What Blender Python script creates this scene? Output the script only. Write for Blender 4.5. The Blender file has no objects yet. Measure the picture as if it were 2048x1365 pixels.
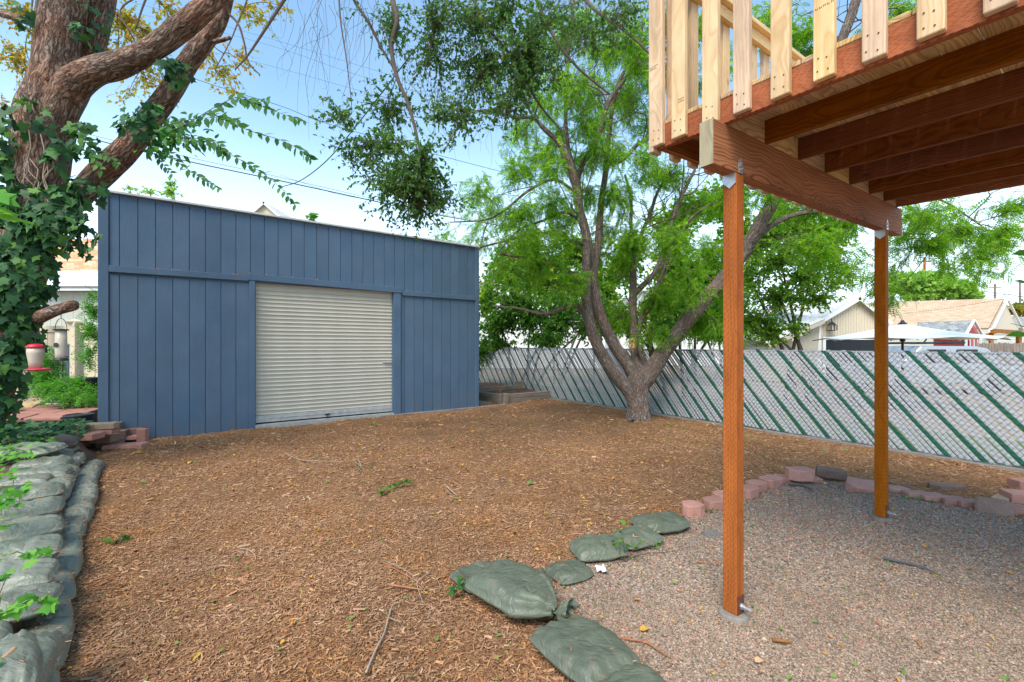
import bpy, bmesh, math, random
import numpy as np
from mathutils import Vector, Matrix, noise

random.seed(7); RNG = np.random.default_rng(11)
F, CX, HY, EH = 890.0, 1024.0, 690.0, 1.6          # focal length (px of a 2048 wide picture), centre, horizon, eye height

# ------------------------------------------------------------------ camera, sky, sun, exposure
sc = bpy.context.scene
cam_d = bpy.data.cameras.new('camera'); cam = bpy.data.objects.new('camera', cam_d)
sc.collection.objects.link(cam); sc.camera = cam
cam.location = (0, 0, EH); cam.rotation_euler = (math.radians(90), 0, 0)
cam_d.sensor_width = 36; cam_d.lens = 36*F/2048; cam_d.shift_y = (HY-682.5)/2048
cam_d.clip_start = 0.02; cam_d.clip_end = 2000

SUN_EL, SUN_AZ = math.radians(52), math.radians(205)     # azimuth clockwise from +Y
world = bpy.data.worlds.new('World'); sc.world = world; world.use_nodes = True
wn = world.node_tree; wn.nodes.clear()
w_out = wn.nodes.new('ShaderNodeOutputWorld'); w_bg = wn.nodes.new('ShaderNodeBackground')
w_sky = wn.nodes.new('ShaderNodeTexSky'); w_sky.sky_type = 'NISHITA'; w_sky.sun_disc = False
w_sky.sun_elevation = SUN_EL; w_sky.sun_rotation = SUN_AZ
w_sky.air_density = 1.15; w_sky.dust_density = 0.6; w_sky.ozone_density = 0.6; w_sky.altitude = 1300
# thin bright veil of high cloud: whitens the sky towards the horizon all the way round
w_tc = wn.nodes.new('ShaderNodeTexCoord'); w_sep = wn.nodes.new('ShaderNodeSeparateXYZ')
wn.links.new(w_tc.outputs['Generated'], w_sep.inputs[0])
w_mr = wn.nodes.new('ShaderNodeMapRange'); w_mr.interpolation_type = 'SMOOTHERSTEP'
w_mr.inputs['From Min'].default_value = 0.02; w_mr.inputs['From Max'].default_value = 0.50
w_mr.inputs['To Min'].default_value = 0.95; w_mr.inputs['To Max'].default_value = 0.05
wn.links.new(w_sep.outputs['Z'], w_mr.inputs['Value'])
w_nz = wn.nodes.new('ShaderNodeTexNoise'); w_nz.inputs['Scale'].default_value = 1.6; w_nz.inputs['Detail'].default_value = 4
wn.links.new(w_tc.outputs['Generated'], w_nz.inputs['Vector'])
w_ad = wn.nodes.new('ShaderNodeMath'); w_ad.operation = 'MULTIPLY_ADD'; w_ad.use_clamp = True
w_ad.inputs[1].default_value = 0.25
w_sb = wn.nodes.new('ShaderNodeMath'); w_sb.operation = 'SUBTRACT'; w_sb.inputs[1].default_value = 0.125
wn.links.new(w_mr.outputs[0], w_sb.inputs[0])
wn.links.new(w_nz.outputs['Fac'], w_ad.inputs[0]); wn.links.new(w_sb.outputs[0], w_ad.inputs[2])
w_mix = wn.nodes.new('ShaderNodeMix'); w_mix.data_type = 'RGBA'
w_mix.inputs[7].default_value = (4.9, 5.9, 6.6, 1)
w_tint = wn.nodes.new('ShaderNodeMix'); w_tint.data_type = 'RGBA'; w_tint.blend_type = 'MULTIPLY'; w_tint.inputs[0].default_value = 1
w_tint.inputs[7].default_value = (.92, 1.12, 1.10, 1); wn.links.new(w_sky.outputs[0], w_tint.inputs[6])
wn.links.new(w_ad.outputs[0], w_mix.inputs[0]); wn.links.new(w_tint.outputs[2], w_mix.inputs[6])
wn.links.new(w_mix.outputs[2], w_bg.inputs['Color'])
w_bg.inputs['Strength'].default_value = 0.135
wn.links.new(w_bg.outputs[0], w_out.inputs[0])

sun_d = bpy.data.lights.new('sun', 'SUN'); sun_d.energy = 2.2; sun_d.angle = math.radians(34); sun_d.color = (1, 0.93, 0.82)
sun = bpy.data.objects.new('sun', sun_d); sc.collection.objects.link(sun)
sd = Vector((math.sin(SUN_AZ)*math.cos(SUN_EL), math.cos(SUN_AZ)*math.cos(SUN_EL), math.sin(SUN_EL)))
sun.rotation_euler = sd.to_track_quat('Z', 'Y').to_euler(); sun.location = (0, 0, 30)

sc.view_settings.view_transform = 'Standard'; sc.view_settings.look = 'None'
sc.view_settings.exposure = 1.15; sc.view_settings.gamma = 1; sc.view_settings.use_curve_mapping = False
sc.cycles.max_bounces = 8; sc.cycles.diffuse_bounces = 4; sc.cycles.transparent_max_bounces = 8

# ------------------------------------------------------------------ helpers
COL = sc.collection
A3 = lambda *a: np.array(a, float)
U = A3(math.cos(0.6091), math.sin(0.6091), 0); V = A3(-U[1], U[0], 0); Z = A3(0, 0, 1)   # the yard's two directions
UA = 0.6091
def P(px, py, Y): return A3((px-CX)/F*Y, Y, EH-(py-HY)/F*Y)                 # where a sight line meets distance Y
def G(px, py, z=0.0): return P(px, py, F*(EH-z)/(py-HY))                    # where it meets level z
def unit(v): v = np.asarray(v, float); return v/(np.linalg.norm(v)+1e-12)
WL = {}
def link(o): COL.objects.link(o); return o
def tag(o, label=None, cat=None, group=None, kind=None):
    if label: o['label'] = label
    if cat: o['category'] = cat
    if group: o['group'] = group
    if kind: o['kind'] = kind
    return o
def thing(name, loc, label, cat, group=None):
    o = link(bpy.data.objects.new(name, None)); o.location = loc; o.empty_display_size = .1
    WL[o.name] = np.asarray(loc, float)
    return tag(o, label, cat, group)
def finish(me, name, mat, parent, smooth, bevel, seg=1):
    if mat:
        for m in (mat if isinstance(mat, (list, tuple)) else [mat]): me.materials.append(m)
    if smooth: me.polygons.foreach_set('use_smooth', np.ones(len(me.polygons), bool))
    o = link(bpy.data.objects.new(name, me))
    if bevel:
        b = o.modifiers.new('bevel', 'BEVEL'); b.width = bevel; b.segments = seg; b.limit_method = 'ANGLE'
        b.angle_limit = math.radians(40)
    return o
def np_mesh(name, v, f, mat, parent=None, smooth=False, tc=None, bevel=0, mi=None):
    """v (n,3) world coordinates; f an (m,k) array or a list of such arrays"""
    fl = [x for x in (f if isinstance(f, list) else [f]) if len(x)]
    v = np.asarray(v, float)
    base = WL[parent.name] if parent is not None else A3((v[:, 0].min()+v[:, 0].max())/2, (v[:, 1].min()+v[:, 1].max())/2, v[:, 2].min())
    me = bpy.data.meshes.new(name)
    me.vertices.add(len(v)); me.vertices.foreach_set('co', (v-base).astype(np.float32).ravel())
    tot = sum(x.size for x in fl); me.loops.add(tot)
    me.loops.foreach_set('vertex_index', np.concatenate([x.ravel() for x in fl]).astype(np.int32))
    n = sum(len(x) for x in fl); me.polygons.add(n)
    cnt = np.concatenate([np.full(len(x), x.shape[1]) for x in fl]); st = np.concatenate([[0], np.cumsum(cnt)[:-1]])
    me.polygons.foreach_set('loop_start', st.astype(np.int32))
    if mi is not None: me.polygons.foreach_set('material_index', np.asarray(mi, np.int32))
    me.update(calc_edges=True)
    if tc is not None:
        at = me.attributes.new('tc', 'FLOAT_VECTOR', 'POINT'); at.data.foreach_set('vector', np.asarray(tc, np.float32).ravel())
    o = finish(me, name, mat, parent, smooth, bevel)
    if parent is not None: o.parent = parent
    else: o.location = base
    WL[o.name] = base
    return o
class MB:
    def __init__(s): s.v = []; s.f = []; s.tc = []
    def add(s, v, f, tc=None):
        b = len(s.v); s.v += [tuple(x) for x in v]; s.f += [tuple(i+b for i in q) for q in f]
        s.tc += [tuple(x) for x in (tc if tc is not None else v)]; return s
    def plank(s, p, dl, dw, dt, L, W, T, r=None):
        """box from corner p: length L along dl (the grain), W along dw, T along dt"""
        r = r if r is not None else (random.uniform(.01, .16)*random.choice((-1, 1)), random.uniform(-.16, .12), random.uniform(-30, 30))
        p = np.asarray(p, float); v = []; tc = []
        for i, j, k in ((0,0,0),(1,0,0),(1,1,0),(0,1,0),(0,0,1),(1,0,1),(1,1,1),(0,1,1)):
            v.append(p+dl*(L*i)+dw*(W*j)+dt*(T*k)); tc.append((W*j+r[0], T*k+r[1], L*i+r[2]))
        f = [(0,3,2,1),(4,5,6,7),(0,1,5,4),(1,2,6,5),(2,3,7,6),(3,0,4,7)]
        if np.dot(np.cross(dl, dw), dt) < 0: f = [q[::-1] for q in f]
        return s.add(v, f, tc)
    def box(s, x0, x1, y0, y1, z0, z1):
        X, Y = A3(1,0,0), A3(0,1,0)
        return s.plank(A3(x0,y0,z0), X, Y, Z, x1-x0, y1-y0, z1-z0, (x0, y0, z0))
    def cbox(s, c, dx, dy, dz, lx, ly, lz): return s.plank(np.asarray(c)-dx*lx/2-dy*ly/2-dz*lz/2, dx, dy, dz, lx, ly, lz)
    def prism(s, poly, d, L):
        """polygon (3D points, in order) pushed by d*L"""
        n = len(poly); a = [np.asarray(q, float) for q in poly]; b = [q+np.asarray(d)*L for q in a]
        nn = sum((np.cross(a[i]-a[0], a[i+1]-a[0]) for i in range(1, n-1)), A3(0,0,0))
        f = [tuple(range(n))[::-1], tuple(range(n, 2*n))]+[(i, (i+1) % n, n+(i+1) % n, n+i) for i in range(n)]
        if np.dot(nn, d) < 0: f = [q[::-1] for q in f]
        return s.add(a+b, f)
    def tube(s, pts, rad, seg=8, amp=0, fr=3, cap=True, flute=0):
        pts = [np.asarray(q, float) for q in pts]; n = len(pts)
        rad = [rad]*n if np.isscalar(rad) else rad
        T = [unit(pts[min(i+1, n-1)]-pts[max(i-1, 0)]) for i in range(n)]
        x = unit(np.cross(T[0], A3(0.31, 0.9, 0.2) if abs(T[0][1]) < .9 else A3(1,0,0)))
        v = []; tc = []; sl = 0
        for i in range(n):
            if i: sl += np.linalg.norm(pts[i]-pts[i-1])
            x = unit(x-T[i]*np.dot(x, T[i])); y = np.cross(T[i], x)
            for k in range(seg):
                a = 2*math.pi*k/seg; r = rad[i]
                if amp:
                    q = Vector((math.cos(a)*rad[0]*fr*3+pts[0][0], math.sin(a)*rad[0]*fr*3, sl*fr*.6))
                    r = r*(1+amp*noise.noise(q)+amp*.45*noise.noise(q*2.7))
                    if flute: r *= 1+flute*math.sin(a*5+1)*max(0, 1-sl/0.9)
                v.append(pts[i]+x*(math.cos(a)*r)+y*(math.sin(a)*r)); tc.append((math.cos(a)*rad[i], math.sin(a)*rad[i], sl+pts[0][0]*3))
        f = [(i*seg+k, i*seg+(k+1) % seg, (i+1)*seg+(k+1) % seg, (i+1)*seg+k) for i in range(n-1) for k in range(seg)]
        if cap: f += [tuple(range(seg))[::-1], tuple((n-1)*seg+k for k in range(seg))]
        return s.add(v, f, tc)
    def lathe(s, prof, c=(0,0,0), seg=20, ax=None):
        """prof: list of (radius, height)"""
        c = np.asarray(c, float); v = []
        for r, h in prof:
            for k in range(seg):
                a = 2*math.pi*k/seg; v.append(c+A3(r*math.cos(a), r*math.sin(a), h))
        n = len(prof)
        f = [(i*seg+k, i*seg+(k+1) % seg, (i+1)*seg+(k+1) % seg, (i+1)*seg+k) for i in range(n-1) for k in range(seg)]
        f += [tuple(range(seg))[::-1], tuple((n-1)*seg+k for k in range(seg))]
        return s.add(v, f)
    def build(s, name, mat, parent=None, smooth=False, bevel=0, seg=1):
        v = np.array(s.v); base = WL[parent.name] if parent is not None else A3((v[:,0].min()+v[:,0].max())/2, (v[:,1].min()+v[:,1].max())/2, v[:,2].min())
        me = bpy.data.meshes.new(name); me.from_pydata((v-base).tolist(), [], s.f)
        at = me.attributes.new('tc', 'FLOAT_VECTOR', 'POINT'); at.data.foreach_set('vector', np.array(s.tc, np.float32).ravel())
        me.update()
        o = finish(me, name, mat, parent, smooth, bevel, seg)
        if parent is not None: o.parent = parent
        else: o.location = base
        WL[o.name] = base
        return o
def piece(mesh, name, parent, loc, rz=0.0, sc_=None, rot=None, bevel=0):
    """one more object on an existing mesh"""
    o = link(bpy.data.objects.new(name, mesh))
    if parent is not None: o.parent = parent; o.location = np.asarray(loc)-WL[parent.name]
    else: o.location = loc
    o.rotation_euler = rot if rot is not None else (0, 0, rz)
    if sc_ is not None: o.scale = sc_
    if bevel:
        b = o.modifiers.new('bevel', 'BEVEL'); b.width = bevel; b.segments = 1; b.limit_method = 'ANGLE'
    return o
def smooth_path(pts, n=6):
    """Catmull-Rom through rows of (x,y,z,r)"""
    p = [np.asarray(q, float) for q in pts]; p = [2*p[0]-p[1]]+p+[2*p[-1]-p[-2]]; out = []
    for i in range(1, len(p)-2):
        for k in range(n):
            t = k/n; a, b, c, d = p[i-1:i+3]
            out.append(.5*((2*b)+(-a+c)*t+(2*a-5*b+4*c-d)*t*t+(-a+3*b-3*c+d)*t**3))
    out.append(p[-2]); return np.array(out)
def scatter(tv, tf, C, X, Zn, S):
    """copies of a template: tv (k,3), tf (m,j); C, X (heading), Zn (normal) (n,3); S (n,) or (n,3)"""
    X = X/np.linalg.norm(X, axis=1)[:, None]; Yv = np.cross(Zn, X); Yv /= np.linalg.norm(Yv, axis=1)[:, None]+1e-9; Zv = np.cross(X, Yv)
    S = np.asarray(S); S = S[:, None]*np.ones(3) if S.ndim == 1 else S
    t = tv[None]*S[:, None, :]
    v = C[:, None]+t[..., 0:1]*X[:, None]+t[..., 1:2]*Yv[:, None]+t[..., 2:3]*Zv[:, None]
    n, k = len(C), len(tv)
    return v.reshape(-1, 3), (tf[None]+(np.arange(n)*k)[:, None, None]).reshape(-1, tf.shape[1])
def rdir(n, flat=1.0):
    d = RNG.normal(size=(n, 3)); d[:, 2] *= flat; return d/np.linalg.norm(d, axis=1)[:, None]

# ------------------------------------------------------------------ materials
class NT:
    def __init__(s, name, rough=.8, spec=.3):
        s.m = bpy.data.materials.new(name); s.m.use_nodes = True; s.t = s.m.node_tree
        s.b = s.t.nodes['Principled BSDF']; s.b.inputs['Roughness'].default_value = rough
        s.b.inputs['Specular IOR Level'].default_value = spec; s.out = s.t.nodes['Material Output']
    def set(s, node, k, v):
        i = node.inputs[k]
        if isinstance(v, bpy.types.NodeSocket): s.t.links.new(v, i)
        else:
            if isinstance(v, (tuple, list)) and len(v) == 3 and i.type == 'RGBA': v = (*v, 1)
            i.default_value = v
    def n(s, typ, ins=None, **props):
        o = s.t.nodes.new('ShaderNode'+typ)
        for k, v in props.items(): setattr(o, k, v)
        for k, v in (ins or {}).items(): s.set(o, k, v)
        return o
    def math(s, op, a, b=0.0, c=None, clamp=False):
        o = s.n('Math', {0: a, 1: b}, operation=op); o.use_clamp = clamp
        if c is not None: s.set(o, 2, c)
        return o.outputs[0]
    def obj(s): return s.n('TexCoord').outputs['Object']
    def pos(s): return s.n('NewGeometry').outputs['Position']
    def isl(s): return s.n('NewGeometry').outputs['Random Per Island']
    def orand(s): return s.n('ObjectInfo').outputs['Random']
    def tc(s): return s.n('Attribute', attribute_name='tc').outputs['Vector']
    def map(s, v, scale=(1,1,1), loc=(0,0,0), rot=(0,0,0)): return s.n('Mapping', {'Vector': v, 'Scale': scale, 'Location': loc, 'Rotation': rot}).outputs[0]
    def noise(s, v, scale=5, detail=4, rough=.55, dist=0): return s.n('TexNoise', {'Vector': v, 'Scale': scale, 'Detail': detail, 'Roughness': rough, 'Distortion': dist}).outputs['Fac']
    def voro(s, v, scale=5, feat='F1', out='Distance', rnd=1.0): return s.n('TexVoronoi', {'Vector': v, 'Scale': scale, 'Randomness': rnd}, feature=feat).outputs[out]
    def ramp(s, f, stops, interp='LINEAR'):
        o = s.n('ValToRGB', {0: f}); r = o.color_ramp; r.interpolation = interp
        while len(r.elements) < len(stops): r.elements.new(.5)
        for e, (p, c) in zip(r.elements, stops): e.position = p; e.color = (*c, 1) if len(c) == 3 else c
        return o.outputs[0]
    def mr(s, f, a, b, c=0.0, d=1.0): return s.n('MapRange', {0: f, 1: a, 2: b, 3: c, 4: d}).outputs[0]
    def mix(s, f, a, b, mode='MIX'):
        o = s.n('Mix', data_type='RGBA', blend_type=mode); s.set(o, 0, f); s.set(o, 6, a); s.set(o, 7, b); return o.outputs[2]
    def hsv(s, c, h=.5, sat=1.0, v=1.0): return s.n('HueSaturation', {'Color': c, 'Hue': h, 'Saturation': sat, 'Value': v}).outputs[0]
    def bump(s, h, strength=.5, dist=.01, nrm=None):
        o = s.n('Bump', {'Height': h, 'Strength': strength, 'Distance': dist})
        if nrm is not None: s.set(o, 'Normal', nrm)
        return o.outputs[0]
    def done(s, col=None, bump=None, rough=None, metal=None):
        if col is not None: s.set(s.b, 'Base Color', col)
        if bump is not None: s.set(s.b, 'Normal', bump)
        if rough is not None: s.set(s.b, 'Roughness', rough)
        if metal is not None: s.set(s.b, 'Metallic', metal)
        return s.m
def grey(v): return (v, v, v)

def m_plain(name, col, rough=.7, var=.12, scale=8, bump=.15, metal=0, spec=.3):
    t = NT(name, rough, spec); o = t.obj(); n = t.noise(o, scale, 5)
    c = t.hsv((*col, 1), v=t.mr(n, .3, .7, 1-var, 1+var))
    return t.done(c, t.bump(t.noise(o, scale*12, 3), bump, .003), metal=metal)

def m_leaf(name, stops, trans=.45, rough=.55):
    """stops: colour ramp over the random value of each leaf"""
    t = NT(name, rough, .2); r = t.isl()
    c = t.ramp(r, stops); t.set(t.b, 'Base Color', c)
    tr = t.n('BsdfTranslucent', {'Color': t.hsv(c, sat=1.1, v=1.7)})
    mx = t.n('MixShader', {0: trans, 1: t.b.outputs[0], 2: tr.outputs[0]})
    t.t.links.new(mx.outputs[0], t.out.inputs[0]); return t.m
ML = {
 'locust': m_leaf('locust_leaf', [(0, (.085,.22,.022)), (.5, (.155,.33,.034)), (.9, (.28,.45,.055)), (1, (.5,.5,.07))], .62),
 'elm': m_leaf('elm_leaf', [(0, (.05,.115,.03)), (.55, (.09,.19,.045)), (.96, (.14,.26,.05)), (1, (.25,.2,.06))], .45),
 'hedge': m_leaf('hedge_leaf', [(0, (.04,.12,.018)), (.6, (.09,.22,.03)), (.97, (.17,.34,.045)), (1, (.3,.32,.05))], .42),
 'shrub': m_leaf('shrub_leaf', [(0, (.07,.18,.022)), (.5, (.14,.29,.035)), (.9, (.26,.40,.055)), (1, (.5,.45,.06))], .5),
 'yellow': m_leaf('yellowing_leaf', [(0, (.16,.24,.04)), (.4, (.32,.34,.05)), (.75, (.5,.33,.06)), (1, (.42,.17,.05))], .5),
 'ivy': m_leaf('ivy_leaf', [(0, (.018,.062,.024)), (.6, (.036,.105,.034)), (.9, (.07,.18,.045)), (1, (.14,.29,.045))], .2, .5),
 'bright': m_leaf('fresh_green_leaf', [(0, (.07,.22,.03)), (.6, (.12,.34,.045)), (1, (.22,.45,.07))], .4),
 'spray': m_leaf('broad_leaf', [(0, (.03,.11,.025)), (.6, (.055,.17,.03)), (1, (.09,.24,.04))], .4),
 'far': m_leaf('far_tree_leaf', [(0, (.18,.34,.06)), (.6, (.32,.52,.10)), (1, (.48,.6,.15))], .4),
 'litter': m_leaf('fallen_leaf', [(0, (.12,.24,.05)), (.38, (.2,.33,.08)), (.45, (.6,.42,.08)), (.7, (.62,.3,.04)), (.8, (.5,.2,.05)), (1, (.34,.2,.1))], .2, .6),
}
def m_mulch():
    t = NT('mulch_soil', .95, .1); p = t.pos(); n = t.noise(t.map(p, (1, 1, 1)), 42, 6, .65, .8); b = t.noise(p, .8, 3)
    c = t.ramp(n, [(.3, (.11,.052,.026)), (.5, (.26,.13,.065)), (.68, (.42,.23,.12))])
    v = t.n('TexVoronoi', {'Vector': t.map(p, (28, 80, 40), rot=(0, 0, .6)), 'Scale': 1.0}); v2 = t.n('TexVoronoi', {'Vector': t.map(p, (80, 28, 40), rot=(0, 0, .2)), 'Scale': 1.0})
    s1 = t.n('SeparateColor', {0: v.outputs['Color']}).outputs[0]; s2 = t.n('SeparateColor', {0: v2.outputs['Color']}).outputs[0]
    c = t.mix(t.mr(s1, .35, .9, 0, .8), c, t.ramp(s2, [(0, (.10,.045,.022)), (.6, (.30,.15,.075)), (.9, (.48,.27,.13)), (1, (.6,.42,.15))]))
    c = t.hsv(c, v=t.mr(b, .3, .7, .72, 1.2))
    return t.done(c, t.bump(t.math('ADD', n, t.math('MULTIPLY', s1, .6)), .9, .02))
def m_chip():
    t = NT('mulch_chip', .9, .15); r = t.isl(); p = t.pos()
    c = t.ramp(r, [(0, (.21,.098,.048)), (.3, (.33,.163,.08)), (.65, (.42,.218,.11)), (.92, (.51,.285,.148)), (1, (.60,.40,.23))])
    c = t.hsv(c, v=t.mr(t.noise(p, .9, 5, .65), .3, .7, .74, 1.2), sat=t.mr(t.noise(p, 1.7, 3), .3, .7, .88, 1.1))
    n = t.noise(t.map(p, (60, 160, 60)), 1, 3)
    return t.done(t.hsv(c, v=t.mr(n, .3, .7, .8, 1.15)), t.bump(n, .4, .003))
def m_gravel(name='gravel_bed'):
    t = NT(name, .95, .15); p = t.pos(); v = t.n('TexVoronoi', {'Vector': p, 'Scale': 95}); s = t.n('SeparateColor', {0: v.outputs['Color']}).outputs
    c = t.ramp(s[0], [(0, (.09,.072,.06)), (.35, (.22,.17,.135)), (.7, (.36,.28,.225)), (.92, (.5,.41,.34)), (1, (.6,.2,.13))])
    return t.done(c, t.bump(v.outputs['Distance'], .8, .008))
def m_pebble():
    t = NT('pebble', .85, .25); r = t.isl(); p = t.pos()
    c = t.ramp(r, [(0, (.13,.09,.065)), (.15, (.22,.152,.105)), (.5, (.31,.215,.148)), (.8, (.39,.28,.195)), (.97, (.50,.39,.29)), (1, (.58,.20,.12))])
    return t.done(t.hsv(c, v=t.mr(t.noise(p, 1.3, 3), .3, .7, .85, 1.12)))
def m_redpebble():
    t = NT('red_lava_pebble', .9, .2); r = t.isl()
    return t.done(t.ramp(r, [(0, (.30,.10,.07)), (.5, (.5,.19,.13)), (.85, (.62,.3,.22)), (1, (.14,.11,.10))]))
def m_paint(name, col, grain=1.0, dirt=.6):
    """painted grooved plywood: wood grain shows in relief"""
    t = NT(name, .55, .35); v = t.tc(); w = t.map(v, (1, 1, .09)); n = t.noise(w, 60, 4, .6, .6)
    rings = t.n('TexWave', {'Vector': t.map(v, (6, 6, .55)), 'Scale': 1.2, 'Distortion': 9, 'Detail': 3, 'Detail Scale': 1.4}, wave_type='RINGS').outputs['Fac']
    c = t.hsv((*col, 1), v=t.math('MULTIPLY', t.mr(t.orand(), 0, 1, .95, 1.05), t.mr(t.noise(v, 1.3, 4), .3, .7, .9, 1.1)), sat=t.mr(t.noise(v, .7, 3), .3, .7, .9, 1.08))
    zz = t.n('SeparateXYZ', {0: t.pos()}).outputs[2]
    d = t.math('MULTIPLY', t.mr(zz, .05, .75, 1, 0), t.mr(t.noise(t.pos(), 5, 6, .7), .48, .72, 0, dirt))
    c = t.mix(d, c, (.16,.12,.09))
    sp = t.voro(t.pos(), 16); c = t.mix(t.math('LESS_THAN', sp, .045), c, (.12,.09,.07))
    h = t.math('ADD', t.math('MULTIPLY', n, .7), t.math('MULTIPLY', rings, .35))
    return t.done(c, t.bump(h, .45*grain, .006), rough=t.mr(n, .3, .7, .45, .65))
def m_wood(name, base, dark, incise=0.0, rough=.7, knots=True, ringamt=.75):
    t = NT(name, rough, .12); v = t.tc(); s = t.n('SeparateXYZ', {0: v}).outputs
    # growth rings round a wandering pith
    wob = t.math('MULTIPLY', t.math('SUBTRACT', t.noise(t.map(v, (.8, .8, .5)), 2.4, 3, .6), .5), .22)
    x = t.math('ADD', s[0], wob); y = t.math('ADD', s[1], t.math('MULTIPLY', wob, .6))
    rr = t.math('SQRT', t.math('ADD', t.math('MULTIPLY', x, x), t.math('MULTIPLY', y, y)))
    ring = t.math('PINGPONG', t.math('ADD', t.math('MULTIPLY', rr, 120), t.math('MULTIPLY', t.noise(t.n('CombineXYZ', {0: rr}).outputs[0], 45, 3), 5.0)), 1.0)
    fib = t.noise(t.map(v, (1, 1, .04)), 180, 3, .7)
    blot = t.noise(t.map(v, (1, 1, .25)), 7, 6, .68)
    f = t.math('ADD', t.math('MULTIPLY', t.math('POWER', ring, 1.8), ringamt), t.math('MULTIPLY', fib, .35))
    c = t.mix(t.math('MULTIPLY', f, 1.0, clamp=True), (*base, 1), (*dark, 1))
    c = t.hsv(c, h=t.mr(t.orand(), 0, 1, .492, .508), sat=t.mr(t.orand(), 0, 1, .86, 1.08), v=t.math('MULTIPLY', t.mr(blot, .3, .68, .70, 1.18), t.mr(t.orand(), 0, 1, .9, 1.1)))
    if knots:
        k = t.voro(t.map(v, (5, 5, 2.4)), 1.0); kf = t.mr(k, .03, .10, 1, 0)
        c = t.mix(t.math('MULTIPLY', kf, .7), c, tuple(q*.5 for q in dark))
    h = t.math('ADD', t.math('MULTIPLY', ring, .4), fib)
    if incise:
        cc = t.math('ADD', s[0], s[1]); row = t.n('TexWhiteNoise', {1: t.math('FLOOR', t.math('DIVIDE', cc, .0095))}, noise_dimensions='1D').outputs[0]
        l = t.math('FRACT', t.math('ADD', t.math('DIVIDE', s[2], .034), t.math('MULTIPLY', row, 7.0)))
        d = t.math('MULTIPLY', t.math('LESS_THAN', l, .42), t.math('LESS_THAN', t.math('FRACT', t.math('DIVIDE', cc, .0095)), .3))
        c = t.mix(t.math('MULTIPLY', d, incise), c, tuple(q*.25 for q in dark))
        h = t.math('SUBTRACT', h, t.math('MULTIPLY', d, 2.0))
    return t.done(c, t.bump(h, .35, .003))
def m_bark(name, a, b, c3, scale=1.0, dist=.03, red=None):
    t = NT(name, .92, .15); v = t.tc()
    warp = t.n('TexNoise', {'Vector': v, 'Scale': 7*scale, 'Detail': 4}).outputs['Color']
    wv = t.n('VectorMath', {0: v, 1: t.n('VectorMath', {0: warp, 3: .09/scale}, operation='SCALE').outputs[0]}, operation='ADD').outputs[0]
    w = t.map(wv, (1, 1, .16)); r1 = t.noise(w, 34*scale, 3, .55); r2 = t.noise(t.map(wv, (1, 1, .22)), 52*scale, 4, .65); n0 = t.noise(v, 4*scale, 3); fine = t.noise(t.map(v, (1, 1, .5)), 150*scale, 4, .7)
    ridge = t.math('SUBTRACT', 1.0, t.math('MULTIPLY', t.math('ABSOLUTE', t.math('SUBTRACT', r1, .5)), 7.0), clamp=True)     # thin dark furrows
    h = t.math('SUBTRACT', t.math('ADD', t.math('MULTIPLY', r2, .75), t.math('MULTIPLY', fine, .35)), t.math('MULTIPLY', ridge, .38), clamp=True)
    c = t.ramp(h, [(.1, a), (.38, b), (.62, c3), (.85, tuple(min(1, q*1.25) for q in c3))])
    if red: c = t.mix(t.mr(n0, .45, .65, 0, .5), c, t.ramp(h, [(.1, a), (.4, red), (.8, tuple(q*1.6 for q in red))]))
    c = t.hsv(c, v=t.mr(t.noise(v, 2*scale, 2), .3, .7, .85, 1.15))
    return t.done(c, t.bump(h, 1.0, dist))
def m_bag(name, col, rough):
    t = NT(name, rough, .5); o = t.obj()
    wv = t.math('ADD', t.math('PINGPONG', t.math('MULTIPLY', t.n('SeparateXYZ', {0: o}).outputs[0], 160), 1), t.math('PINGPONG', t.math('MULTIPLY', t.n('SeparateXYZ', {0: o}).outputs[1], 160), 1))
    n = t.noise(o, 6, 5, .65); wr = t.math('SUBTRACT', t.noise(t.map(o, (1, 1.5, 1)), 5.5, 5, .6, .5), t.math('MULTIPLY', t.mr(t.math('ABSOLUTE', t.math('SUBTRACT', t.noise(t.map(o, (1, 1.3, 1)), 4.2, 2, .5, .3), .5)), 0, .035, 1, 0), .09))
    c = t.hsv((*col, 1), v=t.mr(n, .3, .7, .8, 1.18)); c = t.hsv(c, v=t.mr(t.orand(), 0, 1, .88, 1.12))
    c = t.mix(t.mr(t.noise(o, 14, 6, .7), .55, .72, 0, .6), c, (.23, .17, .12))
    b1 = t.bump(wr, .7, .04); b2 = t.bump(wv, .12, .001, b1)
    return t.done(c, b2, rough=t.mr(n, .3, .7, rough-.08, rough+.15))
def m_block(name, a, b):
    t = NT(name, .92, .2); o = t.pos(); n = t.noise(o, 60, 5, .7); g = t.voro(o, 210)
    c = t.mix(t.mr(n, .3, .7), (*a, 1), (*b, 1)); c = t.hsv(c, v=t.math('MULTIPLY', t.mr(t.orand(), 0, 1, .82, 1.15), t.mr(t.noise(o, 7, 4), .3, .7, .85, 1.12)))
    return t.done(c, t.bump(t.math('ADD', n, t.math('MULTIPLY', g, .6)), .6, .006))
def m_shingle(name, cols, row=.14, wid=.3):
    t = NT(name, .95, .1); v = t.tc()
    s = t.n('SeparateXYZ', {0: v}).outputs
    b = t.n('TexBrick', {'Vector': t.n('CombineXYZ', {0: s[2], 1: s[0], 2: 0.0}).outputs[0], 'Scale': 1.0, 'Mortar Size': .008, 'Brick Width': wid, 'Row Height': row, 'Color1': grey(0)+(1,), 'Color2': grey(1)+(1,), 'Mortar': (.5,.5,.5,1)})
    c = t.ramp(b.outputs['Color'], [(0, cols[0]), (.5, cols[1]), (1, cols[2])])
    c = t.hsv(c, v=t.mr(t.noise(v, 30, 4), .3, .7, .85, 1.12)); c = t.mix(b.outputs['Fac'], c, tuple(q*.5 for q in cols[0]))
    return t.done(c, t.bump(b.outputs['Fac'], -.5, .01))
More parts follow.
